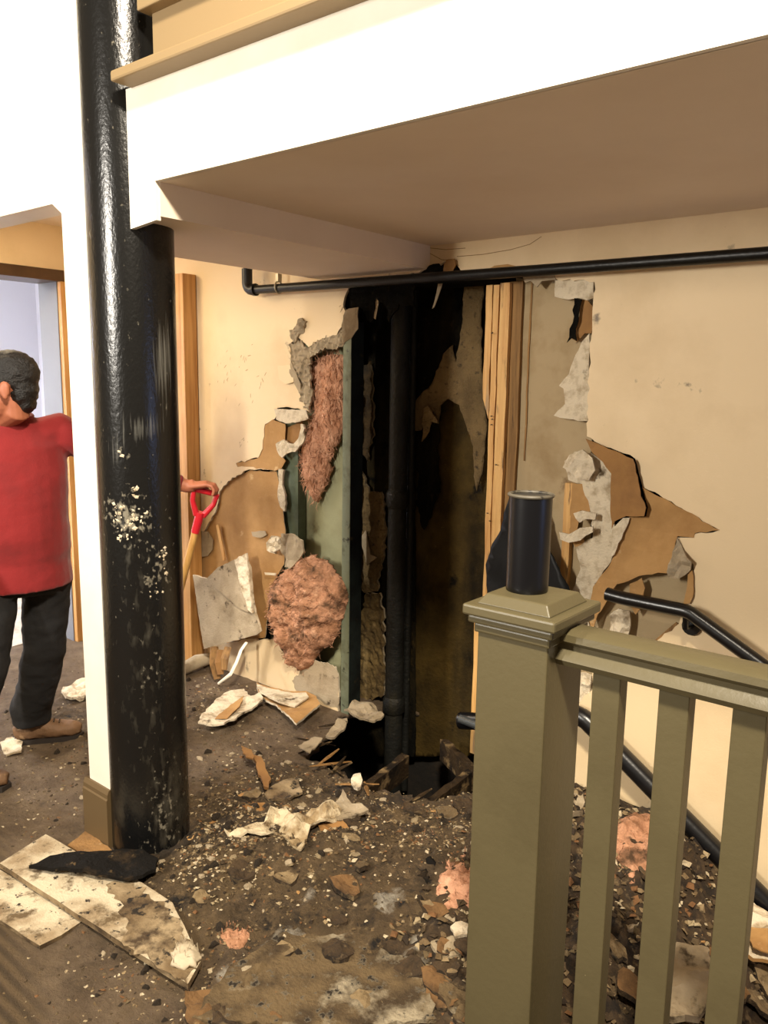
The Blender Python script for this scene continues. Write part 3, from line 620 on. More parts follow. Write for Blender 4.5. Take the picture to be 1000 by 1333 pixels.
# scraps along the pipe at the top of the hole
flap('brown_scrap', [(628, 354), (645, 346), (662, 344), (684, 352), (684, 357), (630, 358)], 2.742, .004, KRAFT, 'brown paper edge peeling just above the pipe', 'paper', 60)
flap('brown_scrap', [(579, 345), (582, 338), (592, 337), (594, 345), (588, 356), (578, 356)], 2.735, .005, KRAFTD, 'small brown curled paper tuft above the pipe near the beam corner', 'paper', 61, step=.015)
flap('charred_scrap', [(552, 355), (560, 346), (572, 343), (576, 350), (572, 357), (554, 358)], 2.735, .005, SOOT, 'charred black paper curl above the pipe at the beam corner', 'paper', 62, step=.015)
flap('paper_streamer', [(571, 366), (577, 368), (572, 385), (566, 400), (563, 402), (568, 386)], 2.80, .003, GYPDIRTY, 'thin pale paper streamer hanging under the pipe in the dark shaft', 'paper', 63, jag=.001)
flap('paper_streamer', [(489, 384), (494, 382), (493, 396), (490, 416), (485, 412), (488, 400)], 2.762, .003, GYPDIRTY, 'pale paper streamer at the upper left of the shaft', 'paper', 64, jag=.001)
flap('charred_drywall', [(455, 376), (540, 368), (540, 400), (520, 396), (508, 420), (500, 395), (490, 388), (484, 420), (470, 400), (464, 425), (458, 410)], 2.758, .010, SOOT, 'ragged black drywall fringe under the pipe at the top of the shaft', 'wall board', 65, jag=.008)
flap('charred_drywall', [(680, 358), (722, 356), (724, 364), (706, 366), (700, 374), (692, 366), (684, 368)], 2.75, .006, GYPDIRTY, 'small torn dark fringe under the pipe above the stained board', 'wall board', 66, jag=.004)
flap('brown_flap', [(447, 424), (452, 404), (468, 400), (468, 428), (459, 440), (449, 448)], 2.735, .004, GYPDIRTY, 'grey brown paper flap curling at the top of the steel stud', 'paper', 67, lambda x, z: fbm(x*12, z*12, 4, 2)*.01+.012)

# ------------------------------------------------------------------ torn layers on the left side
flap('brown_paper_sheet', [(360, 548), (372, 552), (372, 572), (362, 586), (372, 600), (366, 612), (355, 612), (309, 608), (306, 603), (336, 596), (342, 584), (345, 553), (356, 546)], 2.755, .003, KRAFT, 'brown paper with a long pointed tip above the big left brown sheet', 'paper', 70, lambda x, z: .003+fbm(x*7, z*7, 2, 3)*.005)
flap('brown_paper_sheet', [(326, 612), (360, 614), (366, 640), (372, 690), (370, 735), (352, 765), (345, 830), (282, 840), (262, 792), (255, 748), (257, 702), (270, 684), (282, 662), (287, 640), (298, 626)], 2.762, .004, [KRAFT, GYPSUM], 'large smooth brown paper sheet exposed on the left wall near the shovel', 'paper', 71, lambda x, z: fbm(x*5, z*5, 2, 3)*.004)
flap('brown_paper_sheet', [(366, 560), (395, 548), (392, 566), (384, 578), (368, 578)], 2.768, .004, KRAFTD, 'small brown paper patch under the white flap left of the pink insulation', 'paper', 72)
flap('white_flap', [(359, 532), (400, 534), (404, 545), (392, 549), (374, 551), (362, 546)], 2.742, .005, GYPSUM, 'pale plaster flap folded outward left of the pink insulation', 'plaster', 73, lambda x, z: .012)
flap('torn_edge', [(376, 449), (388, 442), (402, 452), (420, 440), (438, 436), (446, 430), (449, 446), (440, 455), (424, 452), (408, 462), (402, 476), (404, 500), (405, 520), (402, 538), (394, 528), (390, 505), (382, 480)], 2.748, .012, [GYPDIRTY, GYPDIRTY], 'crumbled grey plaster edge above the upper pink insulation', 'plaster', 74, lambda x, z: fbm(x*45, z*45, 2, 4)*.016+fbm(x*12, z*12, 5, 2)*.01, jag=.010, step=.009, jstep=.012)
flap('torn_edge', [(379, 470), (386, 484), (392, 500), (390, 512), (384, 500), (378, 485)], 2.744, .006, GYPDIRTY, 'dark grey plaster sliver beside the crumbled edge', 'plaster', 75)
flap('white_flap', [(363, 476), (379, 475), (384, 497), (374, 500), (365, 494)], 2.746, .003, CREAM, 'small cream paint flake peeling left of the crumbled edge', 'plaster', 76, lambda x, z: .008)
flap('plaster_clump', [(392, 414), (400, 418), (396, 432), (388, 440), (384, 447), (378, 440), (380, 430), (388, 424)], 2.745, .012, GYPDIRTY, 'dark crumpled plaster clump above the torn left edge', 'plaster', 77, lambda x, z: .01+fbm(x*45, z*45, 2, 4)*.022, jag=.008, step=.009, jstep=.012)
flap('plaster_curl', [(361, 578), (372, 572), (384, 578), (392, 570), (394, 552), (398, 552), (398, 574), (386, 588), (376, 590), (370, 596), (362, 586)], 2.735, .010, GYPSUM, 'curled white plaster rim under the brown patch beside the insulation', 'plaster', 78, lambda x, z: .012+fbm(x*25, z*25, 2, 2)*.012, jag=.004, step=.015)
flap('plaster_curl', [(364, 610), (370, 612), (368, 632), (372, 645), (371, 666), (365, 660), (362, 640)], 2.745, .012, [GYPSUM, GYPSUM], 'narrow torn white edge right of the big left brown sheet', 'plaster', 79, jag=.005)
flap('plaster_curl', [(369, 694), (382, 695), (396, 703), (396, 718), (390, 728), (380, 740), (372, 738), (374, 728), (366, 715)], 2.722, .010, [GYPDIRTY, GYPSUM], 'pale square plaster piece dangling above the lower pink insulation', 'plaster', 80, lambda x, z: .01+fbm(x*20, z*20, 6, 2)*.012)
flap('plaster_curl', [(349, 706), (356, 697), (368, 700), (368, 712), (360, 721), (350, 716)], 2.725, .012, GYPSUM, 'round crumpled white plaster rosette above the lower pink insulation', 'plaster', 81, lambda x, z: .015+fbm(x*45, z*45, 6, 2)*.018, jag=.005, step=.01)
flap('paper_tear', [(328, 692), (346, 691), (348, 696), (340, 700), (330, 698)], 2.755, .002, GYPDIRTY, 'small pale torn patch on the big left brown sheet', 'paper', 82)
flap('paper_tear', [(345, 745), (360, 746), (360, 749), (346, 748)], 2.735, .004, GYPSUM, 'tiny pale splinter at the upper left of the lower pink insulation', 'splinter', 83, jag=0, step=0)
flap('wood_sliver', [(282, 684), (285, 682), (294, 728), (291, 730)], 2.745, .006, PINE, 'thin pale wood sliver standing against the left brown sheet', 'splinter', 84, lambda x, z: .004, jag=0, step=0)
flap('grey_patch', [(256, 700), (262, 691), (272, 692), (278, 702), (277, 716), (270, 724), (258, 725)], 2.755, .003, GYPDIRTY, 'pale grey rounded patch beside the timber post', 'plaster', 85, jag=.001)
board('mildew_patch', [(396, 862), (404, 857), (433, 866), (441, 880), (440, 922), (425, 918), (410, 908), (386, 900), (380, 886), (390, 876)], 2.7495, .003, [GYPDIRTY, GYPSUM], 'grey mildewed patch at the bottom of the left wall beside the steel stud', 'wall paint', .006, 89, jstep=.015)
# leaning drywall offcut
lp = thing('drywall_offcut', 'grey plasterboard offcut leaning on the left wall beside the timber post', 'plasterboard', at(300, 835, 'y', 2.70))
def lean(x, z): return .02+.07*sm(1.0, .0, z)+fbm(x*5, z*5, 1, 2)*.002
sheet('board_face', pw([(257, 747), (275, 752), (289, 737), (311, 727), (320, 722), (329, 738), (334, 770), (340, 796), (349, 819), (345, 823), (278, 841)], 2.70), wallmap(2.72), .013, [GYPDIRTY, GYPSUM], lean, .04, .002, parent=lp, seed=86)
sheet('torn_rim', pw([(311, 727), (326, 719), (330, 738), (335, 770), (340, 795), (333, 790), (325, 768), (317, 745)], 2.70), wallmap(2.71), .010, GYPSUM, lambda x, z: lean(x, z)+.004+fbm(x*35, z*35, 2, 2)*.008, .012, .005, parent=lp, seed=87)
sheet('paper_fold', pw([(276, 753), (290, 737), (312, 727), (318, 748), (328, 775), (334, 794), (322, 790), (300, 772)], 2.70), wallmap(2.716), .003, GYPDIRTY, lambda x, z: lean(x, z)+.006, .03, .002, parent=lp, seed=88)

# scuffs and hairline cracks belonging to the wall itself
SCUFF = mat('wall_scuff', (178, 152, 116), .8, [((150, 124, 92), 60, .5, .7)])
sc_ = MB(); rs = random.Random(4)
for cx, cy, n, sx, sy in ((300, 476, 14, 16, 16), (318, 462, 8, 8, 10), (312, 570, 6, 5, 9), (342, 492, 3, 3, 6), (445, 402, 3, 2, 4), (322, 520, 5, 12, 14)):
    for _ in range(n):
        p = at(rs.gauss(cx, sx), rs.gauss(cy, sy), 'y', YW-.0006); L_ = rs.uniform(.004, .016); W_ = rs.uniform(.0012, .003); a = rs.gauss(1.1, .5)
        d = Vector((cos(a), 0, sin(a)))*L_; e = Vector((-sin(a), 0, cos(a)))*W_
        sc_.add([p-d, p-d*.3-e, p+d*.5-e*.7, p+d, p+d*.4+e, p-d*.4+e*.8], [(0, 1, 2, 3, 4, 5)])
sc_.build('scuff_marks', SCUFF, wall, kind='stuff')
ck = MB()
for L_ in ([(595, 334), (630, 331), (665, 325), (690, 318), (705, 308)], [(553, 322), (580, 325), (606, 323)], [(560, 330), (575, 338), (596, 340)]):
    ck.tube([at(x, y, 'y', YW-.0005) for x, y in L_], .0011, 5)
ck.build('hairline_crack', PINED, wall)

# ------------------------------------------------------------------ insulation
def edge_d(P): 
    def f(x, y):
        return min((Vector((x, y))-geometry.intersect_point_line(Vector((x, y, 0)), Vector((*P[i], 0)), Vector((*P[(i+1) % len(P)], 0)))[0].to_2d()).length if 0 <= geometry.intersect_point_line(Vector((x, y, 0)), Vector((*P[i], 0)), Vector((*P[(i+1) % len(P)], 0)))[1] <= 1 else (Vector((x, y))-Vector(P[i])).length for i in range(len(P)))
    return f
def insulation(pts2, place, m, label, h, step, seed, fibres=300, stretch=(1, 1), flen=.035, group=None, thick=.01):
    P = rag(pts2, .012, .03, seed); D = edge_d(P)
    def disp(x, y):
        d = min(1, D(x, y)/max(h, .02)*.8); dome = h*math.sqrt(max(0, 1-(1-d)**2))
        n = fbm(x*9*stretch[0], y*9*stretch[1], seed, 4)*.75+abs(fbm(x*24*stretch[0], y*24*stretch[1], seed+3, 5))*.75-.15
        return dome*(.75+.55*n)+.004
    t = thing('insulation_batt', label, 'insulation', (0, 0, 0), group)
    o = sheet('batt', P, place, thick, m, disp, step, .006, .012, parent=t, seed=seed, smooth=True)
    rnd = random.Random(seed); fb = MB(); vs = [v.co.copy() for v in o.data.vertices][:len(o.data.vertices)//2]
    for _ in range(fibres):
        a = rnd.choice(vs); up = Vector(place(0, 0, 1))-Vector(place(0, 0, 0))
        d = Vector((rnd.gauss(0, 1)*stretch[1], rnd.gauss(0, .4), rnd.gauss(0, 1)*stretch[0])).normalized()*flen*rnd.uniform(.5, 1.3)
        mid = a+d*.5+up*rnd.uniform(.004, .018); e = a+d+up*rnd.uniform(-.002, .012); wv = d.cross(up).normalized()*.0012
        fb.add([a-wv, a+wv, mid-wv, mid+wv, e], [(0, 1, 3, 2), (2, 3, 4)])
    f = fb.build('loose_fibres', m, t, kind='stuff')
    # bring the base of the thing to the batt
    c = sum((v for v in vs), Vector())/len(vs); z = min(v.z for v in vs); loc = Vector((c.x, c.y, z))
    t.location = loc
    for q in (o, f): q.matrix_parent_inverse = Matrix.Translation(-loc)
    return t
insulation(pw([(402, 470), (420, 462), (444, 462), (446, 500), (446, 560), (438, 575), (430, 590), (424, 620), (416, 640), (409, 655), (399, 640), (391, 615), (392, 585), (398, 560), (406, 540), (408, 505), (404, 490)], 2.80), wallmap(2.83), PINK,
           'pink fibreglass batt hanging in the upper left wall cavity', .06, .011, 90, 900, (1.6, .5), .05)
insulation(pw([(402, 724), (416, 732), (430, 750), (444, 775), (440, 800), (434, 822), (424, 838), (410, 848), (400, 866), (385, 876), (370, 868), (364, 848), (356, 830), (346, 800), (342, 778), (352, 755), (372, 740), (388, 728)], 2.70), wallmap(2.76), PINKD,
           'big dirty pink fibreglass bundle bulging from the lower left wall', .13, .012, 91, 700, (1, 1.2), .035)
insulation(pf([(563, 1170), (572, 1135), (590, 1120), (622, 1116), (650, 1140), (650, 1185), (622, 1200), (598, 1196), (576, 1198)], .02), floormap(.02), PINK, 'salmon pink insulation lump on the floor beside the newel post', .07, .009, 92, 120, flen=.018)
insulation(pf([(790, 1072), (812, 1052), (850, 1056), (886, 1078), (880, 1110), (848, 1128), (815, 1135), (795, 1110)], .12), floormap(.07), PINKD, 'pink insulation heap at the wall foot seen between the balusters', .08, .012, 93, 120, flen=.02)
insulation(pf([(280, 1215), (296, 1206), (318, 1210), (330, 1222), (318, 1238), (298, 1240), (284, 1230)], .0), floormap(.0), PINKD, 'small pink insulation tuft near the end of the white plank', .03, .008, 94, 50, flen=.014)
insulation(pf([(522, 1100), (545, 1088), (578, 1094), (584, 1108), (560, 1112), (530, 1112)], .03), floormap(.03), PINKD, 'flat dirty pink shred on the mud behind the salmon lump', .02, .008, 95, 60, flen=.014)

# ------------------------------------------------------------------ timber post on the left, lower bits by the wall
t0, t1 = at(226, 600, 'y', 2.66).x, at(243.5, 600, 'y', 2.66).x
tag(rebase(MB().box((t0-.02, 2.66, 0), (t1, 2.745, at(240, 355, 'y', 2.66).z)).build('timber_post', ORANGEW, bevel=.003)), 'tall orange pine post standing against the wall right behind the column', 'timber')
def pile(name, pts, z, th, m, label, cat, seed=0, bend=.01, jag=.003, step=.03, group=None, lift=.004, sc=8):
    o = sheet(name, pf(pts, z), floormap(z+lift+th), th, m, lambda x, y: bend*fbm(x*sc, y*sc, seed, 3)+bend*.6, step, jag, .02, seed=seed)
    return tag(rebase(o), label, cat, group)
# broken plaster at the foot of the left wall
pile('plaster_shard', [(258, 948), (268, 930), (282, 915), (300, 905), (318, 902), (326, 912), (340, 906), (342, 918), (324, 928), (308, 942), (292, 950), (270, 950)], .03, .010, [GYPSUM, GYPSUM], 'cream plaster shard lying at the wall foot right of the column', 'plaster', 100, .015, .006, .025)
pile('brown_scrap', [(280, 938), (300, 920), (318, 908), (312, 922), (296, 938)], .055, .003, KRAFT, 'brown paper strip lying on the cream plaster shard', 'paper', 101, .006)
pile('plaster_shard', [(334, 894), (350, 900), (372, 905), (398, 906), (412, 912), (417, 922), (400, 935), (386, 948), (372, 934), (358, 922), (346, 916), (336, 906)], .03, .010, [KRAFT, GYPSUM], 'brown backed plasterboard shard with a white torn edge at the wall foot', 'plaster', 102, .012, .004, .025)
pile('gypsum_strip', [(334, 894), (350, 900), (372, 905), (398, 906), (402, 912), (384, 922), (364, 920), (350, 914), (340, 906)], .05, .008, [GYPSUM, GYPSUM], 'white plaster rim along the brown backed shard', 'plaster', 103, .012, .004, .02)
ws = at(318, 837, 'y', 2.64)
wire = [at(321, 836, 'y', 2.66), at(314, 846, 'y', 2.62), at(308, 862, 'y', 2.58), at(300, 878, 'y', 2.54), at(284, 890, 'z', .03)]
tag(rebase(MB().tube(wire, [(.010, .003)]*4+[(.006, .003)], 8).build('white_strip', mat('white_plastic', (232, 222, 200), .5), None, True)), 'bent white strip dangling from the plasterboard offcut to the floor', 'strip')
for k, (xa, ya, xb, yb, mm) in enumerate([(279, 842, 283, 884, PINED), (288, 846, 287, 878, KRAFTD), (297, 842, 292, 872, PINED)]):
    a, b = at(xa, ya, 'y', 2.64), at(xb, yb, 'y', 2.60)
    b.z = max(b.z, .01)
    tag(rebase(MB().tube([a, (a+b)/2+Vector((0, -.01, 0)), b], [(.022, .006), (.026, .006), (.018, .005)], 8).build('wood_shim', mm, None)), ['dark brown wood shim leaning under the offcut beside the timber post', 'middle brown shim of the three under the plasterboard offcut', 'brown shim next to the white strip under the offcut'][k], 'wood')
r0, r1 = at(236, 872, 'z', .04), at(278, 856, 'z', .04)
tag(rebase(MB().tube([r0-Vector((.1, .03, 0)), r0, (r0+r1)/2+Vector((0, 0, .012)), r1], [.03, .035, .04, .03], 12).build('rolled_sheeting', CLOTH, None, True)), 'rolled dirty white sheeting on the floor beside the timber post', 'sheeting')

# ------------------------------------------------------------------ handrails on the right wall
def railing(name, pts, Y, r, label, ends=(), br=()):
    P = [at(x, y, 'y', Y) for x, y in pts]
    d = (P[-1]-P[-2]).normalized(); P.append(P[-1]+d*.9)
    t = thing(name, label, 'handrail', P[0])
    Q = []
    for i, p in enumerate(P):
        if 0 < i < len(P)-1:
            for s in (-.03, -.01, .01, .03):
                a = (P[i-1]-p).normalized(); b = (P[i+1]-p).normalized(); Q.append(p+(a*(-s) if s < 0 else b*s))
        else: Q.append(p)
    MB().tube(Q, r, 14).build('rail_tube', RAILP, t, True)
    for x, y in br:
        q = at(x, y, 'y', Y); B = MB(); B.tube([q+Vector((0, 0, -.015)), q+Vector((0, .01, -.055)), Vector((q.x, YW-.004, q.z-.065))], .010, 8); B.tube([(q.x, YW-.014, q.z-.065), (q.x, YW-.002, q.z-.065)], .032, 14)
        B.build('wall_bracket', RAILP, t, True)
    return t
railing('handrail', [(790, 773), (812, 779), (896, 796), (1000, 872)], 2.67, .024, 'upper black handrail bending down the wall beside the torn hole', br=((893, 797),))
railing('handrail', [(600, 938), (640, 940), (742, 926), (762, 936), (1000, 1178)], 2.69, .036, 'lower black handrail sloping down behind the balusters', br=())
ce = at(612, 941, 'y', 2.66)
tag(rebase(MB().tube([ce+Vector((-.05, 0, .004)), ce+Vector((.04, 0, 0))], .018, 12).build('chrome_pipe_stub', mat('wet_chrome', (130, 136, 140), .2, [], 0, 40, .8), None, True)), 'short shiny pipe stub at the shaft edge left of the newel post', 'pipe')

# ------------------------------------------------------------------ guard rail with newel post
XA, XB = at(623, 800, 'y', 1.42).x, at(714, 830, 'y', 1.42).x
PW_ = XB-XA
gr = thing('guard_railing', 'olive grey painted guard rail with square newel post at the stair top', 'railing', ((XA+XB)/2, 1.5, 0))
np_ = MB().box((XA, 1.42, 0), (XB, 1.42+PW_, 1.095)).build('newel_post', OLIVEP, gr, bevel=.003)
zc = at(668, 790, 'y', 1.40).z
cpz = 1.10
cx0, cx1, cy0, cy1 = XA, XB, 1.42, 1.42+PW_
for nm, o_, z0, z1 in (('neck_moulding', .007, cpz-.03, cpz-.008), ('cap_moulding', .017, cpz-.008, cpz+.010), ('cap_slab', .026, cpz+.010, cpz+.034)):
    MB().box((cx0-o_, cy0-o_, z0), (cx1+o_, cy1+o_, z1)).build(nm, OLIVEP, np_, bevel=.005)
cp = MB(); a, b = .004, .012
cp.add([(cx0-a, cy0-a, cpz+.034), (cx1+a, cy0-a, cpz+.034), (cx1+a, cy1+a, cpz+.034), (cx0-a, cy1+a, cpz+.034), (cx0+b, cy0+b, cpz+.056), (cx1-b, cy0+b, cpz+.056), (cx1-b, cy1-b, cpz+.056), (cx0+b, cy1-b, cpz+.056)],
       [(0, 1, 5, 4), (1, 2, 6, 5), (2, 3, 7, 6), (3, 0, 4, 7), (4, 5, 6, 7), (3, 2, 1, 0)])
cp.build('cap_top', OLIVEP, np_, bevel=.003)
zr = at(748, 826, 'y', 1.455).z
prof = [(-.040, 0), (-.046, .012), (-.040, .022), (-.030, .032), (-.030, .042), (-.042, .052), (-.040, .066), (-.024, .074), (.024, .074), (.040, .066), (.042, .052), (.030, .042), (.030, .032), (.040, .022), (.046, .012), (.040, 0)]
MB().prism([(1.5+y, zr-.072+z) for y, z in prof], 'x', XB-.002, .9).build('top_rail', OLIVEP, gr, True)
MB().box((XB-.002, 1.475, .02), (.9, 1.525, .06)).build('bottom_rail', OLIVEP, gr)
bx = [(at(772, 876, 'y', 1.48).x, at(808, 886, 'y', 1.48).x)]
bw = bx[0][1]-bx[0][0]; b2 = at(858, 898, 'y', 1.48).x; pit_ = b2-bx[0][0]
for k in range(11):
    x = bx[0][0]+pit_*k
    MB().box((x, 1.48, .055), (x+bw, 1.52, zr-.070)).build('baluster', OLIVEP, gr, bevel=.002)
# navy black cylinder on the post
cy_ = cpz+.056; q = at(686, 768, 'z', cy_); rr = 27.5/1041*((q-_o).dot(_h))
cyl = thing('navy_cylinder', 'dark navy cylinder standing on the newel post cap', 'container', (q.x, q.y, cy_))
zt = at(686, 641, 'y', q.y).z
MB().tube([(q.x, q.y, cy_), (q.x, q.y, cy_+.004), (q.x, q.y, cy_+.012), (q.x, q.y, zt-.008)], [rr*.93, rr*.98, rr*.985, rr*1.0], 40).build('body', NAVY, cyl, True)
rm_ = MB(); rm_.tube([(q.x+rr*cos(2*pi*k/40), q.y+rr*sin(2*pi*k/40), zt-.004) for k in range(41)], .004, 8, cap=False)
rm_.build('rim', mat('worn_rim', (88, 82, 70), .5, [((40, 36, 30), 40, .5, .6)]), cyl, True)
MB().tube([(q.x, q.y, zt-.014), (q.x, q.y, zt-.006)], rr*.97, 40).build('top_recess', mat('dark_recess', (44, 40, 34), .7), cyl)
# black sheeting behind it, hanging at the wall
board('black_sheeting', [(636, 768), (633, 735), (640, 712), (653, 690), (662, 655), (668, 640), (700, 660), (712, 708), (726, 732), (748, 775), (730, 790), (640, 790)], 2.72, .004, TAR, 'black torn sheeting hanging on the wall behind the navy cylinder', 'sheeting', .003, 110, lambda x, z: .012*abs(fbm(x*4, z*4, 3, 2))+.004, .03, smooth=True)

# ------------------------------------------------------------------ planks and flap at the lower left
def plank(name, pts, z, th, m, label):
    t = sheet(name, pf(pts, z), floormap(z+th), th, m, lambda x, y: .0015*fbm(x*12, y*12, 2, 2), .06, .0015, .05, seed=120)
    return tag(rebase(t), label, 'plank')
plank('white_plank', [(0, 1130), (60, 1092), (105, 1118), (165, 1142), (225, 1182), (262, 1258), (245, 1288), (180, 1248), (100, 1196)], .022, .018, [PAINTEDPLY, MUDPLY], 'long dirty white plank at the column foot, its far end muddy')
smear = sheet('mud_smear', pf([(138, 1152), (170, 1146), (222, 1184), (258, 1256), (244, 1282), (200, 1254), (158, 1226), (165, 1195)], .04), floormap(.0415), .001, MUDPLY, None, 0, .014, .02, seed=124)
lab(smear, 'brown mud smear over the far half of the plank'); adopt(smear, bpy.data.objects['white_plank'])
plank('white_plank', [(-60, 1140), (0, 1136), (60, 1172), (106, 1204), (80, 1222), (52, 1236), (0, 1202), (-60, 1160)], .002, .012, [PAINTEDPLY, MUDPLY], 'shorter dirty white plank poking out under the long one')
pile('rubber_flap', [(38, 1135), (75, 1122), (105, 1117), (150, 1114), (186, 1114), (206, 1128), (203, 1140), (186, 1147), (166, 1151), (110, 1143)], .045, .012, RUBBER, 'pointed black torn flap lying on the plank at the column foot', 'scrap', 121, .02, .004, .02, lift=.0)
pile('carpet_scrap', [(88, 1105), (112, 1085), (148, 1112), (140, 1120), (110, 1116)], .004, .006, mat('tan_carpet', (150, 112, 66), .95, [((110, 78, 42), 9, .4, .7), ((176, 148, 108), 30, .6, .75)], .6, 90), 'tan carpet scrap at the foot of the white wall end', 'scrap', 122, .004)
tuft = insulation(pf([(222, 1262), (226, 1245), (240, 1230), (252, 1236), (262, 1250), (256, 1266), (240, 1268)], .03), floormap(.04), CLOTH, 'torn white fibre tuft on the muddy end of the white plank', .03, .006, 123, 40, flen=.014); tuft['category'] = 'scrap'; tuft.name = 'fibre_tuft'

# ------------------------------------------------------------------ larger rubble on the floor
SOILED = mat('soiled_white_plaster', (204, 188, 156), .95, [((150, 128, 94), 14, .44, .62), ((92, 72, 46), 26, .56, .68)], .8, 60)
big = [
 ('paper_sheet', [(272, 1073), (300, 1060), (330, 1048), (380, 1052), (370, 1072), (330, 1084), (296, 1086)], .035, .004, KRAFTD, 'flat muddy brown paper sheet left of the white crumpled plaster', 'paper', .012),
 ('crumpled_plaster', [(344, 1080), (352, 1068), (372, 1065), (380, 1072), (398, 1066), (420, 1060), (450, 1064), (452, 1072), (430, 1078), (408, 1088), (400, 1102), (392, 1116), (376, 1104), (366, 1098), (340, 1098), (292, 1090), (318, 1086)], .045, .008, SOILED, 'crumpled white plaster heap in the middle of the muddy floor', 'plaster', .05),
 ('paper_sheet', [(414, 1076), (450, 1070), (456, 1082), (440, 1096), (420, 1094)], .05, .004, KRAFTD, 'brown wet paper right of the white crumpled plaster', 'paper', .015),
 ('board_piece', [(344, 1040), (362, 1026), (388, 1018), (394, 1036), (378, 1044), (350, 1046)], .035, .010, MUDPLY, 'muddy board piece left of the floor hole', 'board', .015),
 ('board_piece', [(428, 1062), (440, 1046), (446, 1032), (458, 1050), (480, 1060), (462, 1068), (440, 1070)], .06, .010, GYPDIRTY, 'grey plaster piece at the near left of the floor hole', 'plaster', .015),
 ('wood_sliver', [(330, 988), (340, 990), (352, 1016), (350, 1030), (344, 1028), (336, 1008)], .05, .012, KRAFTD, 'reddish brown wood sliver on the mud right of the column', 'wood', .005),
 ('paper_scrap', [(314, 972), (328, 978), (330, 992), (320, 990)], .06, .006, KRAFTD, 'small brown scrap above the reddish sliver', 'paper', .012),
 ('plaster_shard', [(388, 974), (410, 964), (420, 966), (410, 978), (404, 984)], .05, .006, GYPDIRTY, 'pale plaster shard at the left edge of the floor hole', 'plaster', .012),
 ('plaster_shard', [(424, 962), (440, 944), (452, 940), (448, 956), (432, 968)], .05, .010, GYPDIRTY, 'grey broken board edge at the left lip of the floor hole', 'plaster', .02),
 ('board_piece', [(448, 930), (462, 918), (490, 924), (500, 940), (488, 946), (464, 938)], .06, .010, GYPDIRTY, 'broken pale board lying behind the hole at the stud foot', 'board', .025),
 ('white_lump', [(457, 1026), (460, 1016), (470, 1014), (472, 1026), (466, 1034)], .05, .012, GYPSUM, 'small bright white lump at the near lip of the hole', 'plaster', .025),
 ('cloth_shred', [(530, 1148), (540, 1124), (562, 1112), (574, 1122), (566, 1140), (556, 1160), (548, 1150)], .03, .006, RUBBER, 'dark wet rag shred left of the salmon insulation lump', 'rag', .03),
 ('plaster_cake', [(560, 1236), (580, 1200), (612, 1206), (622, 1240), (600, 1256), (574, 1256)], .02, .012, GYPDIRTY, 'cracked beige plaster cake beside the newel post foot', 'plaster', .02),
 ('plaster_cake', [(586, 1214), (600, 1206), (612, 1212), (608, 1226), (592, 1228)], .04, .008, GYPSUM, 'pale yellow plaster flake on the beige cake by the newel post', 'plaster', .015),
 ('board_piece', [(720, 1170), (748, 1176), (752, 1190), (722, 1186)], .02, .02, ROTTEN, 'dark rotten board just right of the newel post', 'board', .01),
 ('orange_card', [(302, 1104), (310, 1100), (318, 1104), (316, 1112), (306, 1114)], .03, .003, ORANGE, 'tiny orange card scrap on the gravel right of the column', 'scrap', .004),
 ('orange_card', [(298, 1118), (306, 1118), (308, 1126), (300, 1128)], .03, .003, ORANGE, 'second tiny orange card scrap just below the first', 'scrap', .004),
 ('plaster_shard', [(80, 905), (100, 892), (118, 890), (118, 908), (104, 914), (86, 916)], .02, .012, GYPSUM, 'white plaster shards behind the boots at the wall end', 'plaster', .03),
 ('plaster_shard', [(0, 972), (16, 964), (30, 970), (28, 982), (8, 986)], .005, .008, GYPSUM, 'flat white plaster scraps behind the boot heel', 'plaster', .015),
 ('smooth_slab', [(250, 1330), (300, 1262), (420, 1190), (525, 1158), (545, 1220), (568, 1333), (430, 1345)], .006, .012, None, 'large flat grey muddy board in the near middle of the floor', 'board', .006),
]
KRAFTM = mat('muddy_paper', (112, 82, 48), .95, [((70, 50, 28), 9, .42, .62), ((140, 112, 74), 26, .6, .72)], .7, 60)
SLABM_ = SLABM = mat('plaster_dusted_mud', (100, 82, 55), .95, [((62, 48, 29), 9, .42, .6), ((156, 144, 120), 7, .54, .68), ((176, 166, 144), 34, .58, .70), ((34, 25, 14), 34, .58, .66)], 1, 60)
for k, (nm, pts, z, th, m, lb, ct, bend) in enumerate(big):
    pile(nm, pts, z, th, m or SLABM, lb, ct, 130+k, bend, .005 if nm != 'smooth_slab' else .008, .018 if bend > .02 else .03, lift=0, sc=14 if bend > .012 else 6)
# rubble on the stairs (planes of the treads)
def onstep(nm, pts, z, th, m, lb, ct, seed, bend=.02, jag=.006):
    o = sheet(nm, pf(pts, z), floormap(z+th), th, m, lambda x, y: bend*fbm(x*10, y*10, seed, 3)+bend*.5, .02, jag, .02, seed=seed); return tag(rebase(o), lb, ct)
onstep('plaster_shard', [(876, 1180), (905, 1165), (960, 1172), (1010, 1200), (1010, 1262), (950, 1240), (900, 1220)], -.10, .012, [GYPSUM, KRAFT], 'white plasterboard sheet lying down the stairs by the lower handrail', 'plaster', 160, .03, .004)
onstep('brown_scrap', [(880, 1190), (900, 1188), (918, 1230), (896, 1232)], -.06, .006, KRAFT, 'brown cardboard strip on the white sheet on the stairs', 'paper', 161, .01, .002)
onstep('brown_scrap', [(966, 1206), (1010, 1214), (1010, 1246), (980, 1236)], -.06, .004, KRAFT, 'tan paper patch on the white sheet at the frame edge', 'paper', 162, .01, .002)
onstep('plaster_cake', [(850, 1262), (880, 1240), (920, 1250), (930, 1310), (890, 1345), (852, 1340)], -.04, .02, GYPDIRTY, 'crumbly beige plaster cake on the stairs between the balusters', 'plaster', 163, .035)
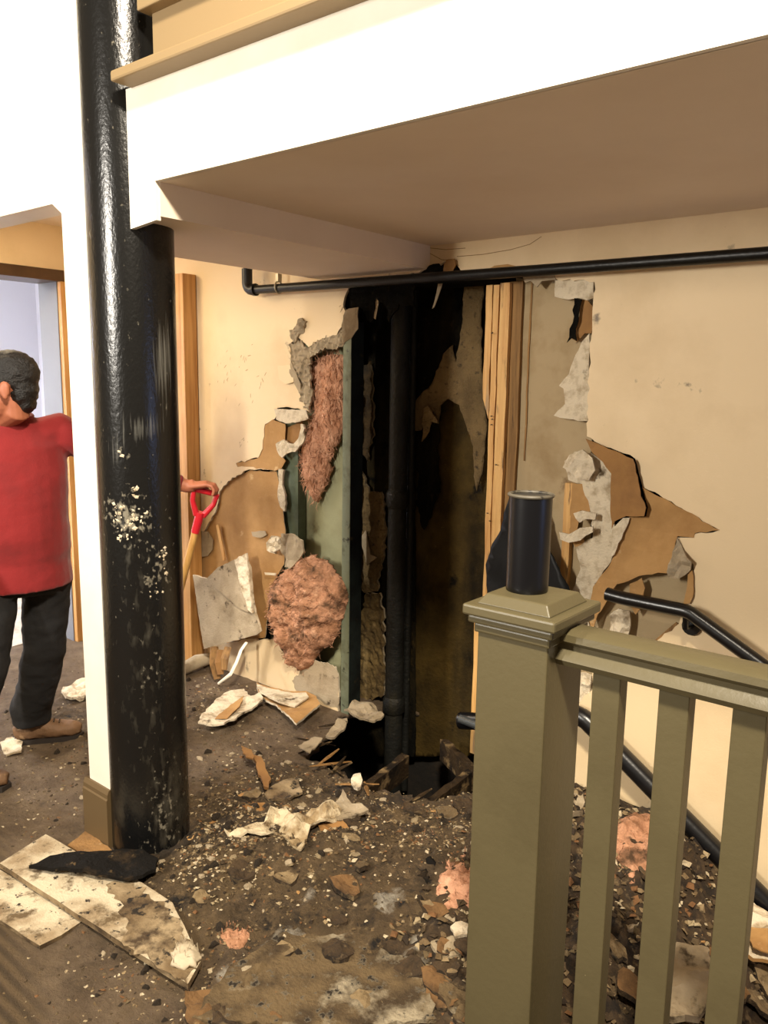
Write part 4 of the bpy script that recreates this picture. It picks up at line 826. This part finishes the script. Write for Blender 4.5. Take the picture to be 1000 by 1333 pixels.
onstep('plaster_cake', [(782, 1200), (800, 1165), (835, 1180), (830, 1215), (800, 1240), (782, 1250)], .0, .02, GYPDIRTY, 'beige plaster slab behind the first gap of balusters', 'plaster', 164, .03)
onstep('wood_sliver', [(788, 1152), (796, 1150), (832, 1188), (828, 1194)], .03, .012, PINED, 'short broken wood lath lying behind the balusters', 'wood', 165, .004, .001)
a, b = at(778, 1290, 'z', -.02), at(832, 1190, 'z', -.02)
tag(rebase(beam_between(a, b, .10, .02, 'dark_plank', ROTTEN, None, seed=9)), 'dark plank lying on edge of the stairs behind the balusters', 'plank')
onstep('plaster_cake', [(732, 1060), (745, 1030), (760, 1040), (758, 1072), (744, 1080)], .06, .02, GYPDIRTY, 'beige plaster lump right behind the newel post', 'plaster', 166, .04)
# rubble skirt against the wall and down the first steps
def skirt_h(x, y): return .05+.06*abs(fbm(x*9, y*9, 5, 4))+.10*sm(2.3, 2.75, y)
def mound(nm, poly, base, hf, lb, seed):
    o = sheet(nm, poly, floormap(0), .02, CLOD, hf, .02, .02, .04, seed=seed, smooth=True); o['kind'] = 'stuff'; return tag(o, lb, 'rubble')
mound('rubble_heap', [(-1.25, 1.62), (-.9, 1.60), (-.55, 1.62), (-.30, 1.7), (-.32, 2.4), (-.60, 2.70), (-1.0, 2.72), (-1.45, 2.72), (-1.3, 2.2)], 0,
      lambda x, y: (.07*gz(x, y, (-1.05, 2.4), .5)+.05*abs(fbm(x*9, y*9, 5, 5))+.03*abs(fbm(x*22, y*22, 2, 4)))-.62*max(0, x+.80)+.01, 'brown rubble heap spilling down the stair top behind the balusters', 170)

# flat cakes of mud and plaster crust
rc = random.Random(77)
CRUST = mat('plaster_crust', (134, 114, 82), .95, [((92, 74, 48), 14, .42, .6), ((176, 158, 124), 30, .58, .7), ((46, 34, 20), 24, .6, .68)], 1, 60)
KEEP = [(304, 1222, 34), (590, 1150, 56), (395, 1088, 62), (548, 1140, 30)]
for k in range(56):
    if k < 44: cxp, cyp = rc.uniform(255, 625), rc.uniform(1035, 1345)
    else: cxp, cyp = rc.uniform(565, 625), rc.uniform(1180, 1340)
    q = at(cxp, cyp, 'z', 0)
    if any(math.hypot(cxp-a, cyp-b) < r_ for a, b, r_ in KEEP): continue
    if inside(q.x, q.y, PITF) or math.hypot(q.x-CX, q.y-CY) < CR+.12 or (q.x > -.9 and q.y > 1.36) or (-2.0 < q.x < -1.5 and q.y < 1.3): continue
    n = rc.randint(6, 9); R0 = rc.uniform(.03, .085)*(1 if k < 44 else .6); a0 = rc.uniform(0, 6)
    P = [(q.x+R0*rc.uniform(.6, 1.15)*cos(a0+2*pi*i/n), q.y+R0*rc.uniform(.45, .9)*sin(a0+2*pi*i/n)) for i in range(n)]
    if any(inside(px_, py_, PITF) for px_, py_ in P): continue
    tx, ty = rc.gauss(0, .10), rc.gauss(0, .10); h0 = height(q.x, q.y)
    m = [CLOD, SLABM_, CRUST, CLOD, KRAFTM][k % 5]
    o = sheet('mud_cake', P, floormap(h0+.012), .016, [m, CLOD], lambda x, y: (x-q.x)*tx+(y-q.y)*ty+.016*fbm(x*16, y*16, k, 4), .014, .005, .014, seed=300+k)
    wd = ['flat dark dried mud cake', 'flat grey dusted mud cake', 'flat pale plaster crust cake', 'flat dark dried mud cake', 'flat brown muddy paper cake'][k % 5]
    tag(rebase(o), wd+' in the floor rubble left of the newel post', 'rubble', wd+'s in the floor rubble')

def heap_h(x, y): return (.07*gz(x, y, (-1.05, 2.4), .5)+.05*abs(fbm(x*9, y*9, 5, 5))+.03*abs(fbm(x*22, y*22, 2, 4)))-.62*max(0, x+.80)+.02
for k in range(26):
    x, y = rc.uniform(-1.1, -.38), rc.uniform(1.68, 2.62); n = rc.randint(6, 8); R0 = rc.uniform(.03, .075); a0 = rc.uniform(0, 6); h0 = heap_h(x, y)
    P = [(x+R0*rc.uniform(.6, 1.15)*cos(a0+2*pi*i/n), y+R0*rc.uniform(.5, .95)*sin(a0+2*pi*i/n)) for i in range(n)]
    sl = -.55 if x > -.8 else 0; ty = rc.gauss(0, .25)
    o = sheet('mud_cake', P, floormap(h0+.012), .016, [[CLOD, CRUST, KRAFTM, SLABM_][k % 4], CLOD], lambda u, v: (u-x)*sl+(v-y)*ty+.018*fbm(u*16, v*16, k, 4), .014, .005, .014, seed=400+k)
    wd = ['dark mud cake', 'pale crust cake', 'brown muddy paper cake', 'grey dusted mud cake'][k % 4]
    tag(rebase(o), wd+' on the stair rubble heap behind the balusters', 'rubble', wd+'s on the stair rubble heap')

# small rubble: individuals and stuff
GYPCHIP = mat('soiled_plaster', (176, 158, 124), .95, [((120, 100, 70), 30, .42, .6), ((70, 54, 34), 18, .58, .7)], .6, 60)
def shard_mesh(k, flat, rough):
    rnd = random.Random(900+k); n = rnd.randint(5, 7); P = [(cos(2*pi*i/n+rnd.uniform(-.35, .35))*rnd.uniform(.55, 1), sin(2*pi*i/n+rnd.uniform(-.3, .3))*rnd.uniform(.45, .9)) for i in range(n)]
    v = [(x, y, 0) for x, y in P]+[(x*rnd.uniform(.7, 1), y*rnd.uniform(.7, 1), flat*rnd.uniform(.6, 1.2)) for x, y in P]+[(rnd.uniform(-.2, .2), rnd.uniform(-.2, .2), flat*(1.1+rough*rnd.random()))]
    f = [tuple(range(n-1, -1, -1))]+[(i, (i+1) % n, n+(i+1) % n, n+i) for i in range(n)]+[(n+i, n+(i+1) % n, 2*n) for i in range(n)]
    me = bpy.data.meshes.new('chunk_%d' % k); me.from_pydata(v, [], f); me.update(); return me
KINDS = [('plaster_chunk', GYPCHIP, .22, .3, 'small pale plaster chunk lying loose in the rubble on the floor', 'plaster', 'pale plaster chunks in the rubble', 74),
         ('mud_clod', CLOD, .55, .8, 'small dark muddy clod lying loose in the rubble on the floor', 'rubble', 'dark muddy clods in the rubble', 90),
         ('paper_shred', KRAFT, .06, .2, 'small brown paper shred lying loose in the rubble on the floor', 'paper', 'brown paper shreds in the rubble', 40),
         ('grey_chunk', GYPDIRTY, .35, .6, 'small grey plaster chunk lying loose in the rubble on the floor', 'plaster', 'grey plaster chunks in the rubble', 70)]
ZN = [((350, 1110), 75, 40, 3), ((270, 1120), 40, 40, 3), ((500, 1080), 90, 40, 3), ((280, 915), 40, 25, 1.5), ((380, 1000), 60, 30, 1.3), ((300, 1030), 50, 50, 1.2), ((600, 1260), 26, 60, 1.6), ((90, 960), 45, 40, 1), ((200, 1270), 60, 35, .7), ((590, 1090), 50, 30, 1.5), ((450, 1200), 130, 80, .8), ((90, 1040), 60, 40, .6), ((320, 1270), 70, 40, 1)]
def spot(rnd):
    while True:
        t = rnd.uniform(0, sum(z[3] for z in ZN)); 
        for z in ZN:
            t -= z[3]
            if t <= 0: break
        x, y = rnd.gauss(z[0][0], z[1]), rnd.gauss(z[0][1], z[2])
        if y < 880 or y > 1380: continue
        q = at(x, y, 'z', 0)
        if q.y > 2.68 or q.x > -.86 and q.y > 1.38: continue
        if inside(q.x, q.y, PITF) or math.hypot(q.x-CX, q.y-CY) < CR+.03: continue
        if -2.6 < q.x < WR and 1.33 < q.y < 1.53: continue
        return q.x, q.y
rnd = random.Random(21)
for ki, (nm, m, fl_, ro, lb, ct, grp, cnt) in enumerate(KINDS):
    ms = []
    for k in range(4):
        me = shard_mesh(ki*10+k, fl_, ro); me.materials.append(m); ms.append(me)
    for k in range(cnt):
        x, y = spot(rnd); o = bpy.data.objects.new(nm, ms[k % 4]); s = rnd.uniform(.009, .026)
        o.scale = (s, s*rnd.uniform(.7, 1.1), s); o.location = (x, y, height(x, y)-.003); o.rotation_euler = (rnd.gauss(0, .2), rnd.gauss(0, .2), rnd.uniform(0, 6.28))
        COL.objects.link(o); tag(o, lb, ct, grp)
PAL = [(124, 104, 74), (160, 142, 110), (92, 74, 48), (60, 46, 28), (108, 88, 60), (44, 33, 20), (138, 118, 86), (96, 80, 54), (112, 78, 46), (84, 68, 46), (70, 55, 34), (190, 174, 144)]
V, F, K = [], [], []
def chip(x, y, z, s, rnd):
    c = lin(rnd.choice(PAL)); k = len(V); R = Matrix.Rotation(rnd.uniform(0, 6.3), 3, 'Z') @ Matrix.Rotation(rnd.gauss(0, .5), 3, 'X')
    for p in ((-1, -.7, 0), (.8, -.9, .1), (1, .6, 0), (-.6, 1, .1), (-.5, -.3, .6), (.6, .1, .7), (0, .6, .5)):
        q = R @ Vector((p[0]*rnd.uniform(.6, 1.1), p[1]*rnd.uniform(.5, 1), p[2]*rnd.uniform(.4, 1)))*s; V.append((x+q.x, y+q.y, z+q.z)); K.append(c)
    F.extend([(k, k+1, k+5, k+4), (k+1, k+2, k+5), (k+2, k+3, k+6), (k+2, k+6, k+5), (k+3, k, k+4, k+6), (k+4, k+5, k+6)])
for _ in range(11000):
    x, y = spot(rnd); chip(x, y, height(x, y)-.002, rnd.uniform(.0025, .009)*(1.4 if rnd.random() < .1 else 1), rnd)
for _ in range(1500):
    x, y = rnd.uniform(-4.2, -1.2), rnd.uniform(.75, 2.65)
    if inside(x, y, PITF) or math.hypot(x-CX, y-CY) < CR+.02: continue
    chip(x, y, height(x, y)-.002, rnd.uniform(.003, .009), rnd)
for _ in range(1800):
    x, y = rnd.uniform(-1.3, -.35), rnd.uniform(1.62, 2.68)
    z = (.07*gz(x, y, (-1.05, 2.4), .5)+.05*abs(fbm(x*9, y*9, 5, 5))+.03*abs(fbm(x*22, y*22, 2, 4)))-.62*max(0, x+.80)+.012
    chip(x, y, z, rnd.uniform(.005, .018), rnd)
tag(link('rubble', V, F, CHIP, None, False, None, 'stuff', K), 'fine brown and cream rubble strewn over the whole floor', 'rubble')
# splinters round the hole lip
for k in range(18):
    i = rnd.randrange(len(PITF)); j = (i+1) % len(PITF); t = rnd.random(); x = PITF[i][0]*(1-t)+PITF[j][0]*t; y = PITF[i][1]*(1-t)+PITF[j][1]*t
    if y > 2.7: continue
    a = Vector((x+rnd.uniform(-.04, .04), y+rnd.uniform(-.04, .04), .03)); d = Vector((rnd.gauss(0, 1), rnd.gauss(0, 1), rnd.gauss(0, .15))).normalized()*rnd.uniform(.04, .11)
    tag(rebase(MB().tube([a-d, a, a+d], [(.004, .003), (.010, .005), (.004, .002)], 6).build('splinter', ROTTEN if k % 3 else PINED)), 'dirty splinter lying at the lip of the floor hole', 'splinter', 'splinters round the floor hole')

# ------------------------------------------------------------------ worker in the passage
PO = Vector((-3.10, 1.52, 0)); FA = radians(-14); FV = Vector((cos(FA), sin(FA), 0)); LV = Vector((-sin(FA), cos(FA), 0))
def W(f, l, z): return PO+FV*f+LV*l+Vector((0, 0, z))
hipL, hipR = W(0, .10, .84), W(0, -.10, .84)
ankL = at(52, 945, 'z', .09); ankL = Vector((-3.29, 1.62, .09)); kneeL = Vector((-3.13, 1.615, .47))
ankR = Vector((-3.10, 1.20, .09)); kneeR = Vector((-3.05, 1.33, .47))
shL, shR = W(-.01, .185, 1.385), W(-.01, -.185, 1.385)
hand = far(262, 631, 3.45); wrist = far(244, 633, 3.46); elb = far(170, 612, 3.47)
elR, wrR = W(.02, -.27, 1.1), W(.16, -.24, .90)
headc = far(9, 503, 3.36); HA = radians(232); HF = Vector((cos(HA), sin(HA), 0)); HL = Vector((-sin(HA), cos(HA), 0))
def HP(f, l, z): return headc+HF*f+HL*l+Vector((0, 0, z))
man = thing('person', 'person in red long sleeved top and black trousers, head turned aside, gripping a shovel', 'person', PO)
def solid(name, B, m, parent, vox, sm_it=4, wr=0, wsc=20):
    o = link(name, B.v, B.f, m, None, True)
    bm = bmesh.new(); bm.from_mesh(o.data); bmesh.ops.recalc_face_normals(bm, faces=bm.faces); bm.to_mesh(o.data); bm.free()
    r = o.modifiers.new('r', 'REMESH'); r.mode = 'VOXEL'; r.voxel_size = vox; r.use_smooth_shade = True
    s = o.modifiers.new('s', 'SMOOTH'); s.iterations = sm_it; s.factor = .5
    dg = bpy.context.evaluated_depsgraph_get(); me = bpy.data.meshes.new_from_object(o.evaluated_get(dg)); o.modifiers.clear(); o.data = me
    me.materials.clear(); me.materials.append(m)
    if wr:
        for v in me.vertices: v.co += v.normal*wr*(noise.fractal(Vector((v.co.x*wsc*.6, v.co.y*wsc*.6, v.co.z*wsc)), 1, 2, 3))
    for p in me.polygons: p.use_smooth = True
    adopt(o, parent); return o
headM = Matrix(((HF.x, HL.x, 0), (HF.y, HL.y, 0), (0, 0, 1)))
B = MB()
B.ball(HP(-.012, 0, .035), (.098, .078, .088), 20, headM)        # skull
B.ball(HP(.025, 0, -.045), (.066, .058, .075), 18, headM)        # face
B.ball(HP(.052, 0, -.098), (.034, .036, .026), 14, headM)        # chin
B.ball(HP(.096, 0, -.028), (.018, .013, .022), 10, headM)        # nose
B.ball(HP(.084, 0, .006), (.012, .036, .010), 10, headM)         # brow
B.ball(HP(.084, 0, -.066), (.010, .022, .006), 10, headM); B.ball(HP(.082, 0, -.078), (.010, .019, .006), 10, headM)   # lips
for s in (-1, 1):
    B.ball(HP(-.008, .079*s, -.012), (.020, .009, .031), 12, headM); B.ball(HP(-.010, .080*s, -.036), (.011, .008, .012), 10, headM)
B.tube([HP(-.02, 0, -.02), HP(-.028, 0, -.09), W(-.01, -.045, 1.42), W(-.01, -.03, 1.30)], [(.050, .050), (.051, .051), (.056, .056), (.07, .07)], 16)
def trunk(B, k, zb=.80):
    zs = [(zb, .184 if zb < .79 else .165, .140 if zb < .79 else .125, .0), (.88, .180, .135, .0), (.98, .182, .145, .01), (1.10, .182, .140, .01), (1.22, .188, .128, 0), (1.32, .185, .112, -.01), (1.385, .150, .085, -.01), (1.43, .092, .076, 0), (1.445, .072, .068, 0)]
    B.tube([W(c, 0, z) for z, a, b, c in zs], [(a*k, b*k) for z, a, b, c in zs], 24, ref=FV)
trunk(B, .90)
for h_, kn, an in ((hipL, kneeL, ankL), (hipR, kneeR, ankR)):
    B.tube([h_+Vector((0, 0, .04)), h_, (h_+kn)/2, kn, (kn*.6+an*.4), an, an-Vector((0, 0, .05))], [.08, .088, .072, .055, .052, .038, .036], 14)
for s_, e_, w_, g_ in ((shL, elb, wrist, hand), (shR, elR, wrR, wrR+Vector((.03, -.0, -.06)))):
    B.tube([s_+(W(0, 0, 1.36)-s_)*.4, s_, (s_+e_)/2, e_, (e_+w_)/2, w_, w_+(g_-w_)*.5], [.05, .055, .047, .040, .038, .028, .028], 12)
# hands: palm, four fingers, thumb
def makehand(w_, d, up, side):
    d = d.normalized(); s = d.cross(up).normalized()*side; up = s.cross(d).normalized()*side
    if up.z < 0: up = -up
    pc = w_+d*.045
    B.tube([w_, w_+d*.03, pc+d*.02, pc+d*.042], [(.027, .02), (.038, .017), (.042, .017), (.040, .015)], 12, ref=up)
    for i, (o_, L_) in enumerate(((-.029, .066), (-.010, .075), (.010, .070), (.028, .056))):
        k = w_+d*.082+s*o_
        B.tube([k-d*.02, k, k+d*L_*.42-up*.008, k+d*L_*.55-up*.030, k+d*L_*.36-up*.050], [.0095, .0095, .009, .0085, .007], 8)
    t = w_+d*.030-s*.034
    B.tube([t+s*.012, t, t+d*.030-s*.014-up*.016, t+d*.052-s*.004-up*.034], [.012, .0115, .010, .008], 8)
makehand(wrist, hand-wrist, Vector((0, 0, 1)), 1)
makehand(wrR, Vector((.25, -.05, -1)), Vector((0, -1, 0)), -1)
solid('body', B, SKIN, man, .0045, 3)
for s in (-1, 1):
    E_ = MB().ball(HP(.078, .030*s, -.010), (.010, .012, .009), 12, headM).build('eye', mat('eye_white', (220, 210, 200), .2), man, True)
    MB().ball(HP(.0865, .030*s, -.010), (.003, .005, .005), 10, headM).build('iris', mat('dark_iris', (30, 20, 16), .2), E_, True)
    MB().ball(HP(.090, .030*s, .010), (.006, .017, .004), 10, headM).build('eyebrow', HAIRM, man, True)
# hair: cap with a hairline round the ear
B = MB(); B.ball(HP(-.018, 0, .047), (.102, .084, .090), 22, headM); B.ball(HP(-.055, 0, -.010), (.058, .068, .072), 18, headM); B.ball(HP(.045, 0, .080), (.050, .060, .036), 16, headM); B.ball(HP(-.066, 0, -.055), (.036, .050, .045), 14, headM)
for s in (-1, 1): B.ball(HP(.022, .068*s, .008), (.016, .012, .032), 10, headM)
solid('hair', B, HAIRM, man, .006, 2, .004, 60)
# top with long sleeves
B = MB(); trunk(B, 1.07, .765)
for s_, e_, w_ in ((shL, elb, wrist), (shR, elR, wrR)):
    B.tube([s_+(W(0, 0, 1.34)-s_)*.55, s_+(W(0, 0, 1.34)-s_)*.08, (s_*.6+e_*.4), e_, (e_+w_)/2, w_+(e_-w_)*.10], [(.075, .075), (.076, .078), (.066, .066), (.056, .056), (.048, .048), (.036, .036)], 14)
top = solid('red_top', B, REDC, man, .009, 6, .006, 8)
cr = [W(.070*cos(a)+.004, .074*sin(a), 1.445-.012*cos(a)) for a in [2*pi*k/28 for k in range(29)]]
MB().tube(cr, .0075, 8, cap=False).build('collar', REDC, top, True)
# trousers
B = MB(); zs = [(.86, .168, .130), (.80, .178, .135), (.74, .170, .125)]
B.tube([W(0, 0, z) for z, a, b in zs], [(a, b) for z, a, b in zs], 20, ref=FV)
for h_, kn, an in ((hipL, kneeL, ankL), (hipR, kneeR, ankR)):
    B.tube([h_+Vector((0, 0, -.02)), (h_*.7+kn*.3), kn, (kn*.55+an*.45), an+Vector((0, 0, .06)), an+Vector((0, 0, .0))], [.100, .098, .086, .084, .086, .078], 16)
solid('trousers', B, BLACKC, man, .009, 5, .007, 14)
def boot(an, d):
    d = d.normalized(); s = Vector((-d.y, d.x, 0)); B = MB(); base = Vector((an.x, an.y, 0))
    B.tube([base-d*.07+Vector((0, 0, .045)), base-d*.04+Vector((0, 0, .055)), base+d*.04+Vector((0, 0, .060)), base+d*.11+Vector((0, 0, .050)), base+d*.17+Vector((0, 0, .045)), base+d*.205+Vector((0, 0, .04))],
           [(.028, .030), (.040, .045), (.043, .048), (.047, .038), (.044, .034), (.024, .022)], 16)
    B.tube([base+Vector((0, 0, .03)), base+Vector((0, 0, .17))], [(.045, .045), (.046, .046)], 14)
    o = solid('boot', B, BOOT, man, .006, 3, .003, 40)
    pts = [(-.085, .03), (-.08, -.03), (-.04, -.042), (.06, -.046), (.13, -.05), (.19, -.038), (.215, 0), (.19, .038), (.13, .05), (.06, .046), (-.04, .042)]
    S = MB(); n = len(pts); P0 = [base+d*x+s*y+Vector((0, 0, .0)) for x, y in pts]; P1 = [p+Vector((0, 0, .022)) for p in P0]
    S.add(P0+P1, [tuple(range(n-1, -1, -1)), tuple(range(n, 2*n))]+[(i, (i+1) % n, n+(i+1) % n, n+i) for i in range(n)]); S.build('sole', SOLE, o)
    L_ = MB()
    for i in range(4):
        c = base+d*(.05+.022*i)+Vector((0, 0, .104-.006*i)); L_.tube([c-s*.022, c+Vector((0, 0, .006)), c+s*.022], .003, 6)
    L_.build('laces', mat('boot_laces', (60, 46, 32), .8), o)
boot(ankL, at(117, 958, 'z', 0)-at(40, 966, 'z', 0)); boot(ankR, Vector((.62, .74, 0)))
# shovel with red D grip
g = far(268, 640, 3.46); low = far(200, 900, 3.62); ax = (low-g).normalized(); e = ax.cross(Vector((.83, -.55, 0))).normalized()
gl = g.z/(-ax.z)
tip = g+ax*(gl-.012)
sv = thing('shovel', 'red gripped wooden shaft shovel held upright behind the column', 'shovel', (tip.x, tip.y, 0))
D = MB(); t = g+ax*.0
D.tube([t-e*.05, t+e*.05], .013, 10); D.tube([t-e*.05, t-e*.045+ax*.05, t-e*.014+ax*.11], [.011, .011, .014], 10); D.tube([t+e*.05, t+e*.045+ax*.05, t+e*.014+ax*.11], [.011, .011, .014], 10)
D.tube([t+ax*.095, t+ax*.19], [.020, .018], 12)
D.build('grip', REDPL, sv, True)
MB().tube([t+ax*.18, tip-ax*.24], .016, 12).build('shaft', ASH, sv, True)
fwd = e.cross(ax).normalized(); bl = []
for i, (k, wd) in enumerate(((0, .10), (.08, .105), (.16, .10), (.22, .06), (.245, .01))):
    for j in range(5): q_ = (j-2)/2; bl.append(tip-ax*(.245-k)+e*wd*q_+fwd*.018*(q_*q_))
fs = [(i*5+j, i*5+j+1, i*5+6+j, i*5+5+j) for i in range(4) for j in range(4)]
BL = MB(); n = len(bl); BL.add(bl+[p+fwd*.003 for p in bl], fs+[tuple(x+n for x in reversed(f)) for f in fs]); BL.tube([tip-ax*.33, tip-ax*.20], [.020, .017], 10)
BL.build('blade', SPADE, sv, True)
